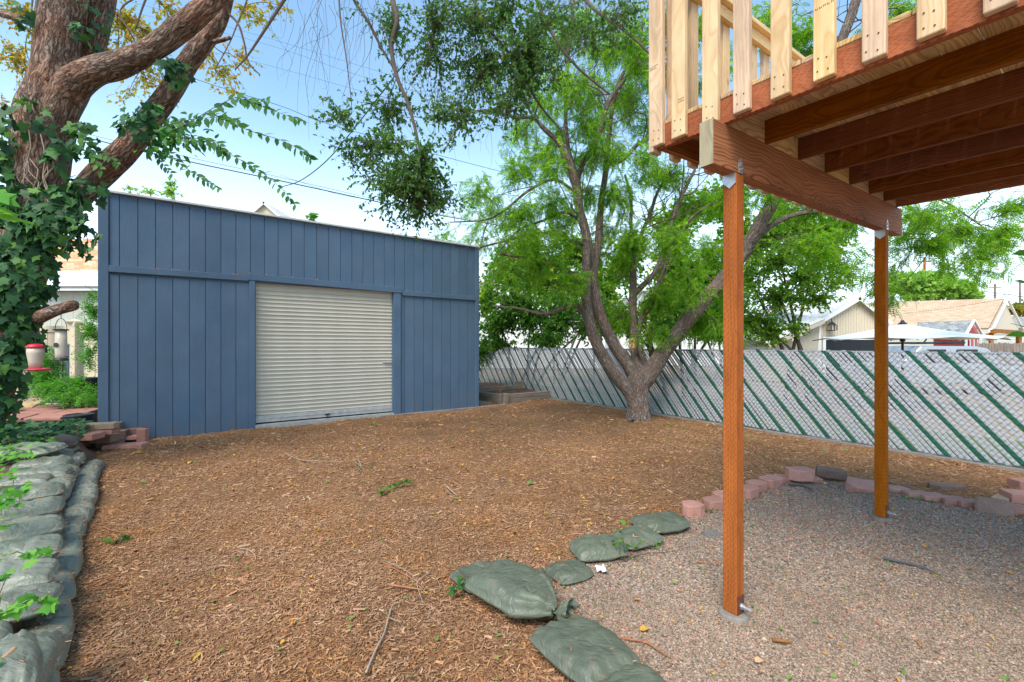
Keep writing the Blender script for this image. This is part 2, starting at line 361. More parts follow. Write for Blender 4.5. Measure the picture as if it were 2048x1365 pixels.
MT = dict(
 mulch=m_mulch(), chip=m_chip(), gravel=m_gravel(), pebble=m_pebble(), redpebble=m_redpebble(),
 blue=m_paint('blue_grey_paint', (.080,.136,.208)), blue_trim=m_paint('blue_grey_trim_paint', (.077,.132,.203), .8),
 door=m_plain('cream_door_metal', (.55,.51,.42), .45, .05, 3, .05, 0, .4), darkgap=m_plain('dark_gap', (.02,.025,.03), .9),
 steel=m_plain('galvanised_steel', (.55,.56,.58), .42, .15, 20, .1, .75, .5), dull=m_plain('dull_aluminium', (.46,.46,.44), .5, .15, 10, .2, .3),
 roofedge=m_plain('pale_metal_flashing', (.55,.54,.52), .5, .15, 6, .1, .1),
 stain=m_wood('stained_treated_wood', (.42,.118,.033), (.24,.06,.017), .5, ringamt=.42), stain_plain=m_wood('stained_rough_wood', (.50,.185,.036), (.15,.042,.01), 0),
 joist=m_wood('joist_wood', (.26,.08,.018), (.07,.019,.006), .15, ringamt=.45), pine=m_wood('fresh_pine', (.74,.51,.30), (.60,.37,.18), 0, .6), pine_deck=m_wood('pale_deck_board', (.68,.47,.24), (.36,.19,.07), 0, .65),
 endgrain=m_wood('weathered_end_grain', (.50,.42,.25), (.33,.27,.15), 0, .8), grey_timber=m_wood('weathered_grey_timber', (.33,.27,.22), (.2,.155,.12), 0, .9),
 log=m_wood('split_log_wood', (.42,.2,.09), (.2,.08,.035), 0, .9),
 bark_red=m_bark('rugged_red_brown_bark', (.06,.035,.026), (.25,.165,.12), (.46,.36,.29), .8, .04, (.38,.15,.07)),
 bark_grey=m_bark('grey_brown_bark', (.08,.058,.048), (.24,.185,.15), (.38,.31,.265), 1.3, .03, (.25,.14,.095)),
 twig=m_plain('twig_bark', (.125,.09,.072), .9, .2, 30), palewig=m_plain('dry_twig', (.38,.29,.22), .9, .2, 30), redtwig=m_plain('red_dry_twig', (.36,.15,.07), .9, .2, 30),
 bag=m_bag('green_woven_bag', (.112,.128,.086), .42), bag_grey=m_bag('weathered_grey_green_bag', (.19,.20,.15), .36),
 block=m_block('pink_concrete_block', (.52,.27,.21), (.42,.20,.155)), block_brown=m_block('brown_concrete_block', (.32,.20,.155), (.20,.125,.095)), block_tan=m_block('tan_concrete_block', (.44,.31,.2), (.33,.25,.18)),
 stone=m_block('red_flagstone', (.48,.22,.17), (.36,.16,.12)), concrete=m_block('concrete', (.27,.235,.20), (.19,.165,.14)), rock=m_block('grey_brown_rock', (.22,.165,.14), (.14,.10,.085)),
 slat=m_plain('grey_white_plastic_slat', (.42,.43,.455), .4, .06, 4, .03), slat_green=m_plain('green_plastic_slat', (.012,.105,.062), .4, .1, 4, .03),
 wire=m_plain('weathered_fence_wire', (.2,.2,.2), .5, .2, 20, .05, .5), cable=m_plain('black_cable', (.03,.03,.035), .6),
 cream=m_plain('cream_siding', (.62,.52,.38), .7, .05), beige=m_plain('beige_siding', (.46,.40,.30), .7, .05), greywall=m_plain('grey_green_siding', (.50,.50,.42), .75, .05), vinyl=m_plain('beige_vinyl', (.72,.60,.41), .45, .03),
 white=m_plain('white_paint', (.78,.77,.74), .5, .03), canvas=m_plain('white_canvas', (.80,.80,.78), .8, .03, 2), red=m_plain('red_paint', (.48,.05,.035), .5, .08), redplastic=m_plain('red_plastic', (.55,.03,.05), .3, .05, 3, 0),
 shingle_tan=m_shingle('tan_shingles', ((.50,.33,.20), (.58,.40,.26), (.66,.50,.36))), shingle_grey=m_shingle('grey_shingles', ((.22,.23,.22), (.32,.33,.32), (.42,.42,.40))), shingle_pale=m_shingle('pale_shingles', ((.6,.58,.55), (.68,.66,.62), (.74,.72,.7))),
 shingle_orange=m_shingle('orange_brown_shingles', ((.55,.26,.14), (.66,.36,.2), (.7,.48,.3)), .25, .5),
 black=m_plain('black_plastic', (.025,.025,.028), .45, .2), iron=m_plain('dark_iron', (.03,.03,.03), .5), fencewood=m_wood('weathered_fence_board', (.30,.24,.2), (.2,.15,.12), 0, .9),
 grass=m_plain('neighbour_grass', (.10,.15,.05), .95, .3, 2, .6), dirt=m_plain('dry_dirt_ground', (.34,.26,.18), .95, .2, 1.5, .5), drive=m_plain('pale_concrete_drive', (.5,.46,.4), .9, .08, 1.0, .3),
 clear=m_plain('cloudy_plastic', (.50,.42,.32), .25, .15, 6, .02), carpaint=m_plain('silver_car_paint', (.5,.52,.55), .3, .02, 2, 0, .6), glassdark=m_plain('car_glass', (.03,.035,.04), .1, 0, 2, 0), gourd=m_plain('tan_gourd', (.62,.36,.18), .5, .12), ink=m_plain('faded_black_ink', (.13,.10,.08), .8), screw=m_plain('rusty_screw_head', (.13,.045,.03), .6),
 soil=m_plain('dark_bank_soil', (.12,.07,.045), .95, .35, 6, .8), paper=m_plain('white_paper', (.8,.8,.8), .6), rubber=m_plain('dark_grey_rag', (.10,.105,.11), .8, .2), sill=m_plain('dirty_concrete_sill', (.30,.25,.21), .9, .2, 12, .4),
)

# ================================================================== THE GROUND
def gh(x, y):   # gentle unevenness of the yard
    return .014*np.sin(1.7*x+.3)*np.cos(1.3*y)+.009*np.sin(3.1*x+2*y)+.006*np.sin(5.3*x-4.1*y)+.004*np.sin(11*x+7*y)
GRAVEL_PX = [(1420,1500),(1290,1365),(1170,1235),(1095,1190),(1110,1150),(1165,1125),(1240,1090),(1310,1055),(1350,1036),(1400,1020),(1450,1000),(1520,985),(1570,960),(1640,950),(1700,970),(1800,990),(1870,1005),(1950,1020),(2048,1038),(2260,1075)]
gpoly = np.array([G(a, b)[:2] for a, b in GRAVEL_PX]+[A3(7.5, 3.6, 0)[:2], A3(7.5, .3, 0)[:2], A3(.7, .3, 0)[:2]])
def inpoly(x, y, poly):
    r = np.zeros(len(x), bool); j = len(poly)-1
    for i in range(len(poly)):
        xi, yi = poly[i]; xj, yj = poly[j]
        r ^= ((yi > y) != (yj > y)) & (x < (xj-xi)*(y-yi)/(yj-yi+1e-12)+xi); j = i
    return r
def edgedist(x, y, poly):
    d = np.full(len(x), 1e9)
    for i in range(len(poly)):
        a = poly[i-1]; b = poly[i]; e = b-a; t = np.clip(((x-a[0])*e[0]+(y-a[1])*e[1])/(e@e+1e-12), 0, 1)
        d = np.minimum(d, np.hypot(x-a[0]-t*e[0], y-a[1]-t*e[1]))
    return d
# far ground sheet
m = MB(); m.v = [(-400,-200,-.06),(400,-200,-.06),(400,700,-.06),(-400,700,-.06)]; m.f = [(0,1,2,3)]; m.tc = m.v
tag(m.build('ground', MT['dirt']), kind='structure')
m = MB(); q_ = [U*8.75+V*b_+Z*-.05 for b_ in (-4, 20)]+[U*11.5+V*b_+Z*-.05 for b_ in (20, -4)]; m.v = [tuple(x) for x in q_]; m.f = [(0,3,2,1)]; m.tc = m.v; tag(m.build('neighbour_lawn', MT['grass']), kind='structure')
# mulch ground as a fine sheet (yard up to the fence)
WALL0 = A3(-2.143, 2.11, 0); WD = unit(A3(-.654, .756, 0)); WQ = A3(-WD[1], WD[0], 0)   # foot of the sandbag wall, its run, its inward side
FA, FH = 8.55, 1.52                                                          # chain link fence line (along V) and height
xs = np.arange(-12, 14, .1); ys = np.arange(-1.5, 22, .1); gx, gy = np.meshgrid(xs, ys); gx = gx.ravel(); gy = gy.ravel()
v = np.c_[gx, gy, gh(gx, gy)]; nx, ny = len(xs), len(ys); ii = (np.arange(ny-1)[:, None]*nx+np.arange(nx-1)).ravel()
q = np.c_[ii, ii+1, ii+1+nx, ii+nx]; cx = gx[ii]+.05; cy = gy[ii]+.05
keep = (cx*U[0]+cy*U[1] < FA+.12)
tag(np_mesh('mulch_ground', v, q[keep], MT['mulch'], smooth=True), kind='structure')
# gravel patio sheet
ins = inpoly(cx, cy, gpoly)
v2 = v.copy(); v2[:, 2] += .006
used = np.unique(q[ins]); mp = np.full(len(v), -1); mp[used] = np.arange(len(used))
tag(np_mesh('gravel_patio', v2[used], mp[q[ins]], MT['gravel'], smooth=True), kind='structure')
# mulch chips
def side_of_wall(x, y): return (x-WALL0[0])*WQ[0]+(y-WALL0[1])*WQ[1]
def shed_block(x, y):
    a = x*U[0]+y*U[1]; b = x*V[0]+y*V[1]
    return (b > 9.72) & (a < 5.8) & (a > -1.75)
def sample(n, y0, y1, p=1.0):
    y = y0+(y1-y0)*RNG.random(n)**p; x = (RNG.random(n)*2.5-1.25)*(y+.25); return x, y
chip_v = np.array([(-.5,-.45,0),(.5,-.3,0),(.46,.42,0),(-.42,.5,0),(-.46,.02,.40),(.47,-.03,.36)])
chip_f = np.array([(0,1,5),(0,5,4),(2,3,4),(2,4,5)])
C = []; L = []
for n, y0, y1, lm in ((140000,1.9,4.4,.0175),(80000,4.4,8.6,.025),(26000,8.6,15,.045)):
    x, y = sample(n, y0, y1, .85); din = inpoly(x, y, gpoly); ed = edgedist(x, y, gpoly)
    k = (~din | (ed < RNG.exponential(.10, n)) | ((RNG.random(n) < .008))) & (side_of_wall(x, y) < .02) & ~shed_block(x, y) & (x*U[0]+y*U[1] < FA-.02)
    x, y = x[k], y[k]; C.append(np.c_[x, y, gh(x, y)+RNG.random(len(x))*.012]); L.append(np.exp(RNG.normal(math.log(lm), .45, len(x))))
C = np.concatenate(C); L = np.concatenate(L); n = len(C)
ang = RNG.random(n)*2*math.pi; X = np.c_[np.cos(ang), np.sin(ang), RNG.normal(0, .22, n)]
Zn = np.c_[RNG.normal(0, .3, n), RNG.normal(0, .3, n), np.ones(n)]
S = np.c_[L, np.maximum(.0045, L*RNG.uniform(.10, .36, n)), L*RNG.uniform(.12, .3, n)]
v, f = scatter(chip_v, chip_f, C, X, Zn, S)
tag(np_mesh('mulch_chips', v, f, MT['chip']), 'shredded red brown bark mulch covering the yard', 'mulch', kind='stuff')
# gravel pebbles
peb_v = np.array([(.5,0,0),(.1,.45,0),(-.42,.3,0),(-.48,-.28,0),(.15,-.45,0),(-.04,.0,.45)])
peb_f = np.array([(0,1,5),(1,2,5),(2,3,5),(3,4,5),(4,0,5)])
C = []; L = []
for n, y0, y1, lm in ((105000,1.75,2.9,.0092),(75000,2.9,5.2,.0125)):
    y = y0+(y1-y0)*RNG.random(n); x = RNG.random(n)*1.2*(y+.3); din = inpoly(x, y, gpoly); ed = edgedist(x, y, gpoly)
    k = (din & (RNG.random(n) < .25+ed/.12)) | (~din & (ed < RNG.exponential(.05, n)) & (y < 3.5))
    x, y = x[k], y[k]; C.append(np.c_[x, y, gh(x, y)+.004+RNG.random(len(x))*.006]); L.append(np.exp(RNG.normal(math.log(lm), .3, len(x))))
C = np.concatenate(C); L = np.concatenate(L); n = len(C)
def ang_dirs(n, tilt=.15):
    a = RNG.random(n)*2*math.pi; return np.c_[np.cos(a), np.sin(a), RNG.normal(0, tilt, n)]
def up_dirs(n, w=.25): return np.c_[RNG.normal(0, w, n), RNG.normal(0, w, n), np.ones(n)]
v, f = scatter(peb_v, peb_f, C, ang_dirs(n), up_dirs(n), np.c_[L, L*RNG.uniform(.6, 1, n), L*RNG.uniform(.5, 1, n)])
tag(np_mesh('gravel_pebbles', v, f, MT['pebble']), 'loose grey brown pea gravel under the deck', 'gravel', kind='stuff')
# red lava pebbles near the block edging
n = 14000; y = 2.3+3.0*RNG.random(n); x = RNG.random(n)*1.2*(y+.3); ed = edgedist(x, y, gpoly); din = inpoly(x, y, gpoly)
pr = np.where((y > 3.4) & (x > .95*y*.62), np.exp(-ed/.55), 0.0)*1.2+.06
k = din & (RNG.random(n) < pr); x, y = x[k], y[k]; n = len(x); L = RNG.uniform(.012, .028, n)
v, f = scatter(peb_v, peb_f, np.c_[x, y, gh(x, y)+.008], ang_dirs(n), up_dirs(n), np.c_[L, L*.7, L*.7])
tag(np_mesh('red_gravel', v, f, MT['redpebble']), 'reddish gravel scattered along the pink block edging', 'gravel', kind='stuff')

# ================================================================== THE BLUE SHED
SB = 9.737                                                   # the front face: points with V-coordinate SB
def front(px, z=None, py=None, b=SB):
    t = (px-CX)/F; Y = b/(V[0]*t+V[1]); p = P(px, HY, Y)
    if py is not None: p = P(px, py, Y)
    if z is not None: p[2] = z
    return p
def a_of(px, b=SB): return float(front(px, b=b) @ U)
def AB(a, b, z=0.0): return U*a+V*b+Z*z
a0, a1 = a_of(196), a_of(957)
shed = thing('storage_shed', AB((a0+a1)/2, SB), 'large blue grooved-board shed with cream roll-up door and thin pale roof edge', 'shed')
topz = lambda a: 4.09+(a-a0)*(-.03/(a1-a0))
gr0, gr1 = a_of(239), a_of(934.8); step = (gr1-gr0)/28; grooves = [gr0+step*i for i in range(-0, 29)]
edges = [a0+.13]+grooves+[a1-.11]
dl_, dr_ = a_of(510), a_of(787); jl, jr = a_of(498.5), a_of(800.5)
def seam(a):   # bottom edge of the trim band
    if a < jl: return 2.80
    if a < jr: return 2.82-.05*(a-jl)/(jr-jl)
    return 2.72
for i in range(len(edges)-1):
    e0, e1 = edges[i]+.0045, edges[i+1]-.0045
    mid = (e0+e1)/2
    up = MB(); up.plank(AB(e0, SB+random.uniform(0, .0015), 2.78), Z, U, V, topz(mid)-2.78, e1-e0, .02); up.build('siding_board', MT['blue'], shed, bevel=.002)
    if e1 < jl+.03 or e0 > jr-.03:
        lo = MB(); lo.plank(AB(e0, SB+random.uniform(0, .0015), -.02), Z, U, V, 2.775, e1-e0, .02); lo.build('siding_board', MT['blue'], shed, bevel=.002)
    elif e0 < jl or e1 > jr:
        aa, bb = (e0, jl+.03) if e0 < jl else (jr-.03, e1)
        if bb-aa > .02: lo = MB(); lo.plank(AB(aa, SB, -.02), Z, U, V, 2.775, bb-aa, .02); lo.build('siding_board', MT['blue'], shed)
DEP = 5.0
m = MB()   # wall behind the grooves, side and back walls
m.plank(AB(a0, SB+.021, 0), Z, U, V, 4.0, dl_-a0-.002, .03); m.plank(AB(dr_+.002, SB+.021, 0), Z, U, V, 4.0, a1-dr_-.002, .03); m.plank(AB(dl_, SB+.021, 2.84), Z, U, V, 1.16, dr_-dl_, .03)
m.plank(AB(a0+.02, SB+.052, 0), Z, V, U, 4.0, DEP, .05); m.plank(AB(a1-.07, SB+.052, 0), Z, V, U, 4.0, DEP, .05); m.plank(AB(a0+.02, SB+DEP+.053, 0), Z, U, V, 4.0, a1-a0-.04, .05)
m.build('wall', MT['blue'], shed)
m = MB(); m.plank(AB(a0, SB-.022, -.02), Z, U, V, 4.06, .13, .042); m.build('corner_board', MT['blue_trim'], shed, bevel=.004)
m = MB(); m.plank(AB(a1-.11, SB-.022, -.02), Z, U, V, 4.04, .11, .042); m.build('corner_board', MT['blue_trim'], shed, bevel=.004)
m = MB(); m.plank(AB(a1+.002, SB+.02, -.02), Z, V, U, 4.0, .1, .03); m.build('corner_board', MT['blue_trim'], shed, bevel=.004)
def band(x0, x1, z0, z1, h, d=.038, nm='trim_board'):
    q = MB(); dd = unit(AB(x1, 0, z1)-AB(x0, 0, z0)); q.plank(AB(x0, SB-d, z0), dd, unit(np.cross(-V, dd)) if False else Z, V, np.linalg.norm(AB(x1, 0, z1)-AB(x0, 0, z0)), h, d-.002); return q.build(nm, MT['blue_trim'], shed, bevel=.004)
band(a0+.132, jl-.003, 2.79, 2.80, .105); band(jl-.03, jr+.03, 2.82, 2.77, .125, .05, 'door_header'); band(jr+.035, a1-.112, 2.72, 2.715, .105)
m = MB(); m.plank(AB(jl, SB-.04, -.02), Z, U, V, 2.835, dl_-jl, .06); m.build('door_jamb', MT['blue_trim'], shed, bevel=.004)
m = MB(); m.plank(AB(dr_, SB-.04, -.02), Z, U, V, 2.785, jr-dr_, .06); m.build('door_jamb', MT['blue_trim'], shed, bevel=.004)
# roof: thin metal edge and roof sheet
m = MB(); d = unit(AB(a1, 0, topz(a1))-AB(a0, 0, topz(a0)))
m.plank(AB(a0-.04, SB-.06, 4.083), d, V, Z, a1-a0+.12, .07, .035); m.build('roof_flashing', MT['roofedge'], shed, bevel=.003)
m = MB(); m.plank(AB(a0-.03, SB+.012, 4.06), d, unit(V-Z*.03), Z, a1-a0+.1, DEP+.2, .05); m.build('roof', MT['roofedge'], shed)
# roll-up door: one object per slat of the curtain
door = MB(); door.plank(AB(dl_, SB+.13, 0), Z, U, V, 2.8, dr_-dl_, .02); door = door.build('roll_up_door', MT['darkgap'], shed)
ns = 33; hz0, hz1 = .235, 2.80; sh = (hz1-hz0)/ns
prof = [(.000, 0), (-.010, .004), (-.016, .012), (-.010, .020), (0, .026), (.002, .034), (0, sh-.008), (-.003, sh-.002), (.0, sh)]
W = dr_-dl_
def slat_mesh():
    v = []; f = []
    for s_ in (0, W):
        for (dy, dz) in prof: v.append(U*s_+V*dy+Z*dz)
    n = len(prof)
    for i in range(n-1): f.append((i, n+i, n+i+1, i+1))
    me = bpy.data.meshes.new('door_slat'); me.from_pydata([tuple(x) for x in v], [], f); me.materials.append(MT['door'])
    return me
sm = slat_mesh()
for p in sm.polygons: p.use_smooth = True
for i in range(ns): piece(sm, 'door_slat', door, AB(dl_, SB+.08+random.uniform(-.0015, .0015), hz0+sh*i))
m = MB(); m.plank(AB(dl_+.002, SB+.055, .10), U, Z, V, W-.004, .132, .03); m.build('bottom_bar', MT['dull'], door, bevel=.004)
m = MB()
m.plank(AB(dl_+.002, SB+.045, .17), U, Z, V, W-.004, .012, .012); m.plank(AB(dl_+.002, SB-.03, -.01), U, Z, V, W-.004, .085, .09)
nt = 66
for i in range(nt): m.plank(AB(dl_+W*(i+.25)/nt, SB-.036, .012), U, Z, V, W/nt*.5, .055, .0055)
m.build('ribbed_threshold', MT['dull'], shed)
m = MB(); p = front(777, py=727, b=SB+.05); m.plank(p-U*.13, U, Z, V, .21, .05, .015); m.plank(p-U*.10+Z*.012-V*.02, U, Z, V, .12, .02, .03); m.build('latch', MT['dull'], door, bevel=.004)
m = MB(); p = front(655, py=829, b=SB+.03); m.tube([p, p-V*.03-Z*.04, p-V*.02-Z*.1+U*-.04, p-V*.05-Z*.16-U*.06], .008, 6); m.cbox(p, U, V, Z, .09, .03, .03); m.build('pull_strap', MT['black'], door)
for x_ in (dr_-.012, dl_): m = MB(); m.plank(AB(x_, SB-.01, .09), Z, U, V, 2.7, .012, .08); m.build('door_track', MT['blue_trim'], shed)
# sill under the right half of the shed, small slab beside it
m = MB(); m.plank(AB(jr-.5, SB-.09, -.03), U, V, Z, a1-jr+1.3, .08, .07); m.plank(AB(a1+.12, SB-.01, -.03), V, U, Z, .9, .07, .065)
tag(m.build('timber_edging', MT['grey_timber'], bevel=.006), 'weathered timber strip lying along the right foot of the blue shed', 'timber')
m = MB(); m.plank(AB(a1+.10, SB+.45, .0), V, U, Z, 1.0, .55, .04)
tag(m.build('concrete_slab', MT['concrete'], bevel=.006), 'small flat concrete slab beside the right corner of the blue shed', 'slab')

# ================================================================== CHAIN LINK FENCE WITH SLATS
b_near, b_far = -.8, 16.2
fence = thing('chain_link_fence', AB(FA, 7), 'grey privacy-slat chain link fence with a green slat every fifth strip', 'fence')
pw = .0725*8.55/8.63*1.0; pitch = pw
def slat_piece(hgt, sw=.0475):
    """one slat lying on the 45 degree diagonal, bulging between the wires; local x = along -V"""
    n = max(2, int(round(hgt/(pitch*.5)))); v = []; f = []
    for i in range(n+1):
        h = hgt*i/n; pinch = (i % 2 == 0)
        for k, (o, bz) in enumerate(((-.5, 0), (-.25, .5), (.25, .5), (.5, 0))):
            w_ = sw*1.414*(.93 if pinch else 1.0)
            dx = o*w_; bulge = (bz*.008)*(.1 if pinch else 1.0)
            v.append(V*(h*SL+dx)-U*bulge+Z*h)
        v.append(V*(h*SL-.0*sw)+U*.004+Z*h)
    for i in range(n):
        a = i*5; b = a+5
        for k in range(3): f.append((a+k, a+k+1, b+k+1, b+k))
        f.append((a+3, a+4, b+4, b+3)); f.append((a+4, a, b, b+4))
    f += [(0, 1, 2, 3, 4), tuple(n*5+k for k in range(5))[::-1]]
    me = bpy.data.meshes.new('slat'); me.from_pydata([tuple(x) for x in v], [], f); me.update()
    return me
SL = .80      # the slats lean: top further away along V
sg = slat_piece(FH-.06, .041); sg.materials.append(MT['slat']); sn = slat_piece(FH-.06, .050); sn.materials.append(MT['slat_green'])
gpx = a_of  # (kept for reference)
def b_on_fence(px):
    t = (px-CX)/F; Y = FA/(U[0]*t+U[1]); return float(P(px, HY, Y) @ V)
gb = b_on_fence(1951)                   # a green slat's top
k0 = int(math.floor((b_near-1.6-gb)/pitch)); k1 = int((b_far-gb)/pitch)
for k in range(k0, k1+1):
    bt = gb+pitch*k; bb = bt-(FH-.06)*SL
    if bt > b_far or bt < b_near: continue
    green = (k % 5 == 0)
    piece(sn if green else sg, 'slat', fence, AB(FA+random.uniform(-.001, .001)-(.002 if green else 0), bb, .045+random.uniform(-.012, .012)))
# wire: crossing diagonals in front, parallel diagonals in the gaps, twisted ends
m = MB()
def wire(b0, z0, b1, z1, off, r=.0022):
    s_ = A3(0,0,0); p0 = AB(FA+off, b0, z0); p1 = AB(FA+off, b1, z1); d = unit(p1-p0); n_ = unit(np.cross(d, U))
    v = []
    for p in (p0, p1): v += [p+n_*r, p-U*r*1.4, p-n_*r]
    m.add(v, [(0,1,4,3), (1,2,5,4)])
k = 0; bt = b_near-2
while bt < b_far+2:
    # crossing wires (lean the other way), pieces clipped to the fence
    x0, x1 = bt, bt+FH*SL
    wire(max(x0, b_near), .02+max(0, b_near-x0)/SL, min(x1, b_far), .02+(min(x1, b_far)-x0)/SL if x1 > b_far else FH, -.012) if False else None
    lo, hi = max(x0, b_near), min(x1, b_far)
    if hi > lo: wire(lo, FH-(lo-x0)/SL, hi, FH-(hi-x0)/SL, -.0115)
    bt += pitch
m.build('wire_mesh', MT['wire'], fence)
tag(bpy.data.objects['wire_mesh'], kind='stuff')
m = MB(); m.tube([AB(FA+.03, b_near, FH-.035), AB(FA+.03, b_far, FH-.035)], .018, 8); m.build('top_rail', MT['steel'], fence)
bb = b_near+.6
while bb < b_far:
    m = MB(); m.tube([AB(FA+.055, bb, -.05), AB(FA+.055, bb, FH-.04)], .026, 8); m.build('post', MT['steel'], fence); bb += 2.9
m = MB(); n = 60
for i in range(n): m.plank(AB(FA-.07+random.uniform(-.008, .008), b_near+(b_far-b_near)*i/n, -.03), V, U, Z, (b_far-b_near)/n, .2, .055+random.uniform(-.008, .008))
tag(m.build('fence_kerb', MT['concrete']), 'narrow rough concrete strip running under the slatted chain link fence', 'kerb')

# ================================================================== THE DECK
R1 = G(1473, 1245)                               # near corner of the near post
def DK(u, w, z=0.0):                             # deck frame: along U, along V (away), height; slightly out of level as built
    return A3(R1[0], R1[1], 0)+U*u+V*w+Z*(z+.019*u+.030*w)
dU = unit(U+Z*.019); dV = unit(V+Z*.030)
def du(px, w=0.0, u_hint=None):                  # U offset of a sight column at V offset w
    t = (px-CX)/F; b = A3(R1[0], R1[1], 0)+V*w; return (t*b[1]-b[0])/(U[0]-t*U[1])
def dv(px, u):
    t = (px-CX)/F; b = A3(R1[0], R1[1], 0)+U*u; return (t*b[1]-b[0])/(V[0]-t*V[1])
deck = thing('raised_deck', DK(1.5, -.5, 0)*A3(1,1,0), 'raised wooden deck on stained posts with pale unfinished balusters', 'deck')
BZ0, BZ1 = 2.596, 2.846; PW, PD = .082, .082     # beam bottom and top; post section
JT = BZ1+.142                                    # top of joists
def wp(o, dl, dw, dt, L, W, T, name, mat, bevel=.003, parent=None):
    q = MB(); q.plank(o, dl, dw, dt, L, W, T); return q.build(name, MT[mat], parent or deck, bevel=bevel)
def post(u, base_z, nm='post'):
    p = MB(); zt = BZ0+.019*u-.0
    # wood grain runs up the post; corner nearest the camera is at (u, 0)
    p.plank(A3(*(DK(u, 0)[:2]), base_z), Z, U, V, zt-base_z-.002, PW, PD); return p.build(nm, MT['stain'], deck, bevel=.003)
u2 = du(1771)
post(0, .036); post(u2, .036)
for u, nm in ((0, 0), (u2, 1)):
    c = DK(u+PW/2, PD/2)
    m = MB(); r0 = .092; pr = [(0, -.2)]+[(r0, -.2), (r0*.95, .0), (r0*.88, .022), (r0*.78, .032), (0, .034)]
    m.lathe([(max(r, .001), h+gh(c[0], c[1])) for r, h in pr], (c[0], c[1], 0), 18); m.build('concrete_footing', MT['concrete'], deck, smooth=False)
    # post base bracket with its bolt
    m = MB(); q = A3(*DK(u, 0)[:2], .02)
    m.plank(q+U*.008-V*.0045, U, V, Z, PW-.012, .004, .12); br = m.build('post_base', MT['screw'], deck)
    m = MB(); b0 = q+U*(PW*.55)+Z*.06-V*.004
    m.tube([b0, b0-V*.006], .019, 6); m.tube([b0-V*.006, b0-V*.022], .014, 6); m.tube([b0-V*.022, b0-V*.06], .007, 8); m.build('bolt', MT['steel'], deck)
    # post cap straps
    zt = BZ0+.019*u
    def strap(poly, o, d, nm_='post_cap'):
        q2 = MB(); q2.prism([o+d*x+Z*z_ for x, z_ in poly], -np.cross(d, Z)*(1 if True else -1), .003); return q2.build(nm_, MT['steel'], deck)
    o = A3(*DK(u, -.0035)[:2], zt)
    strap([(.018, -.0), (.066, -.0), (.066, .06), (.042, .095), (.018, .06)], o, U)
    o = A3(*DK(u-.0035, 0)[:2], zt)
    strap([(.002, .0), (.08, .0), (.08, -.045), (.04, -.085), (.002, -.06)], o, V)
    for x, z_ in ((.03, .02), (.055, .03), (.042, .06), (.035, .045)):
        s_ = MB(); o2 = A3(*DK(u, -.0035)[:2], zt)+U*x+Z*z_; s_.tube([o2, o2-V*.006], .005, 6); s_.build('screw', MT['dull'], deck)
# main beam with pale sawn end
uE, uF = -.236, 2.995
beam = wp(DK(uE, 0, BZ0), dU, V, Z, uF-uE, PD, BZ1-BZ0, 'beam', 'stain_plain', .004)
m = MB(); m.plank(DK(uE-.0035, .001, BZ0+.001), Z, V, U, BZ1-BZ0-.002, PD-.002, .003); m.build('beam_end', MT['endgrain'], beam)
wp(DK(uE, PD*.5, BZ0-.001), dU, V, Z, uF-uE, .003, .001, 'beam_seam', 'darkgap', 0)
# joists; v extents: far rim at +.456, near end beyond the camera
VF, VN = .456, -3.3; JW = .038
ju = [du(1531), du(1597), du(1650.6), du(1699.4), du(1738.3), du(1768)]; uR0, uR1 = -.121, du(1793)
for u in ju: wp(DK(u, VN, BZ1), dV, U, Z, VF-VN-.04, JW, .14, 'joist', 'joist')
wp(DK(uR0, VN, BZ1), dV, U, Z, VF-VN, JW, .14, 'rim_joist', 'stain'); wp(DK(uR1, VN, BZ1), dV, U, Z, VF-VN, JW, .14, 'rim_joist', 'stain_plain')
wp(DK(uR0+JW+.001, VF-JW, BZ1), dU, V, Z, uR1-uR0-JW-.002, JW, .14, 'rim_joist', 'stain_plain')
al = [uR0]+ju+[uR1]
for i in range(len(al)-1):
    wp(DK(al[i]+JW+.002, .003, BZ1+.001), dU, V, Z, al[i+1]-al[i]-JW-.004, .036, .136, 'blocking', 'pine_deck', .001)
# deck boards run across the joists
bw = .138; w = VF-.01; nb = 0
while w-bw > VN:
    wp(DK(uR0-.004+random.uniform(-.004, .004), w-bw, JT-.0015), dU, dV, Z, uR1-uR0+JW+.01, bw-.006, .028, 'deck_board', 'pine_deck', .004); w -= bw; nb += 1
# near railing: balusters screwed to the outside of the left rim
def screws(o, d, n_, parent):
    for x, z_ in ((.026, .045), (.066, .055), (.028, .105), (.064, .115)):
        q = MB(); p = o+d*(x+random.uniform(-.004, .004))+Z*(z_+random.uniform(-.006, .006)); q.tube([p, p+n_*.0016], .0038, 6); q.build('screw', MT['screw'], parent)
uB = uR0-.0385
spans = [(1296,1327),(1342,1369),(1401,1437),(1465,1498),(1540,1578),(1625.4,1668),(1723,1771),(1832,1890),(1965.5,2033.6)]
for i, (x0, x1) in enumerate(spans):
    w1, w0 = dv(x0, uB), dv(x1, uB); wd = max(.085, min(.095, w1-w0)); wc = (w0+w1)/2
    w0, w1 = wc-wd/2, wc+wd/2
    b = MB(); b.plank(DK(uB, w0, BZ1+.012+random.uniform(-.003, .003)), Z, V, U, 1.17, wd, .037); b = b.build('baluster', MT['pine'], deck, bevel=.006, seg=2)
    screws(DK(uB-.001, w0, BZ1+.0), V, -U, b)
    SPW = (w0, w1)
wv = SPW[0]
for i in range(14):
    wv -= .205
    b = MB(); b.plank(DK(uB, wv, BZ1+.012), Z, V, U, 1.17, .089, .037); b.build('baluster', MT['pine'], deck, bevel=.006, seg=2)
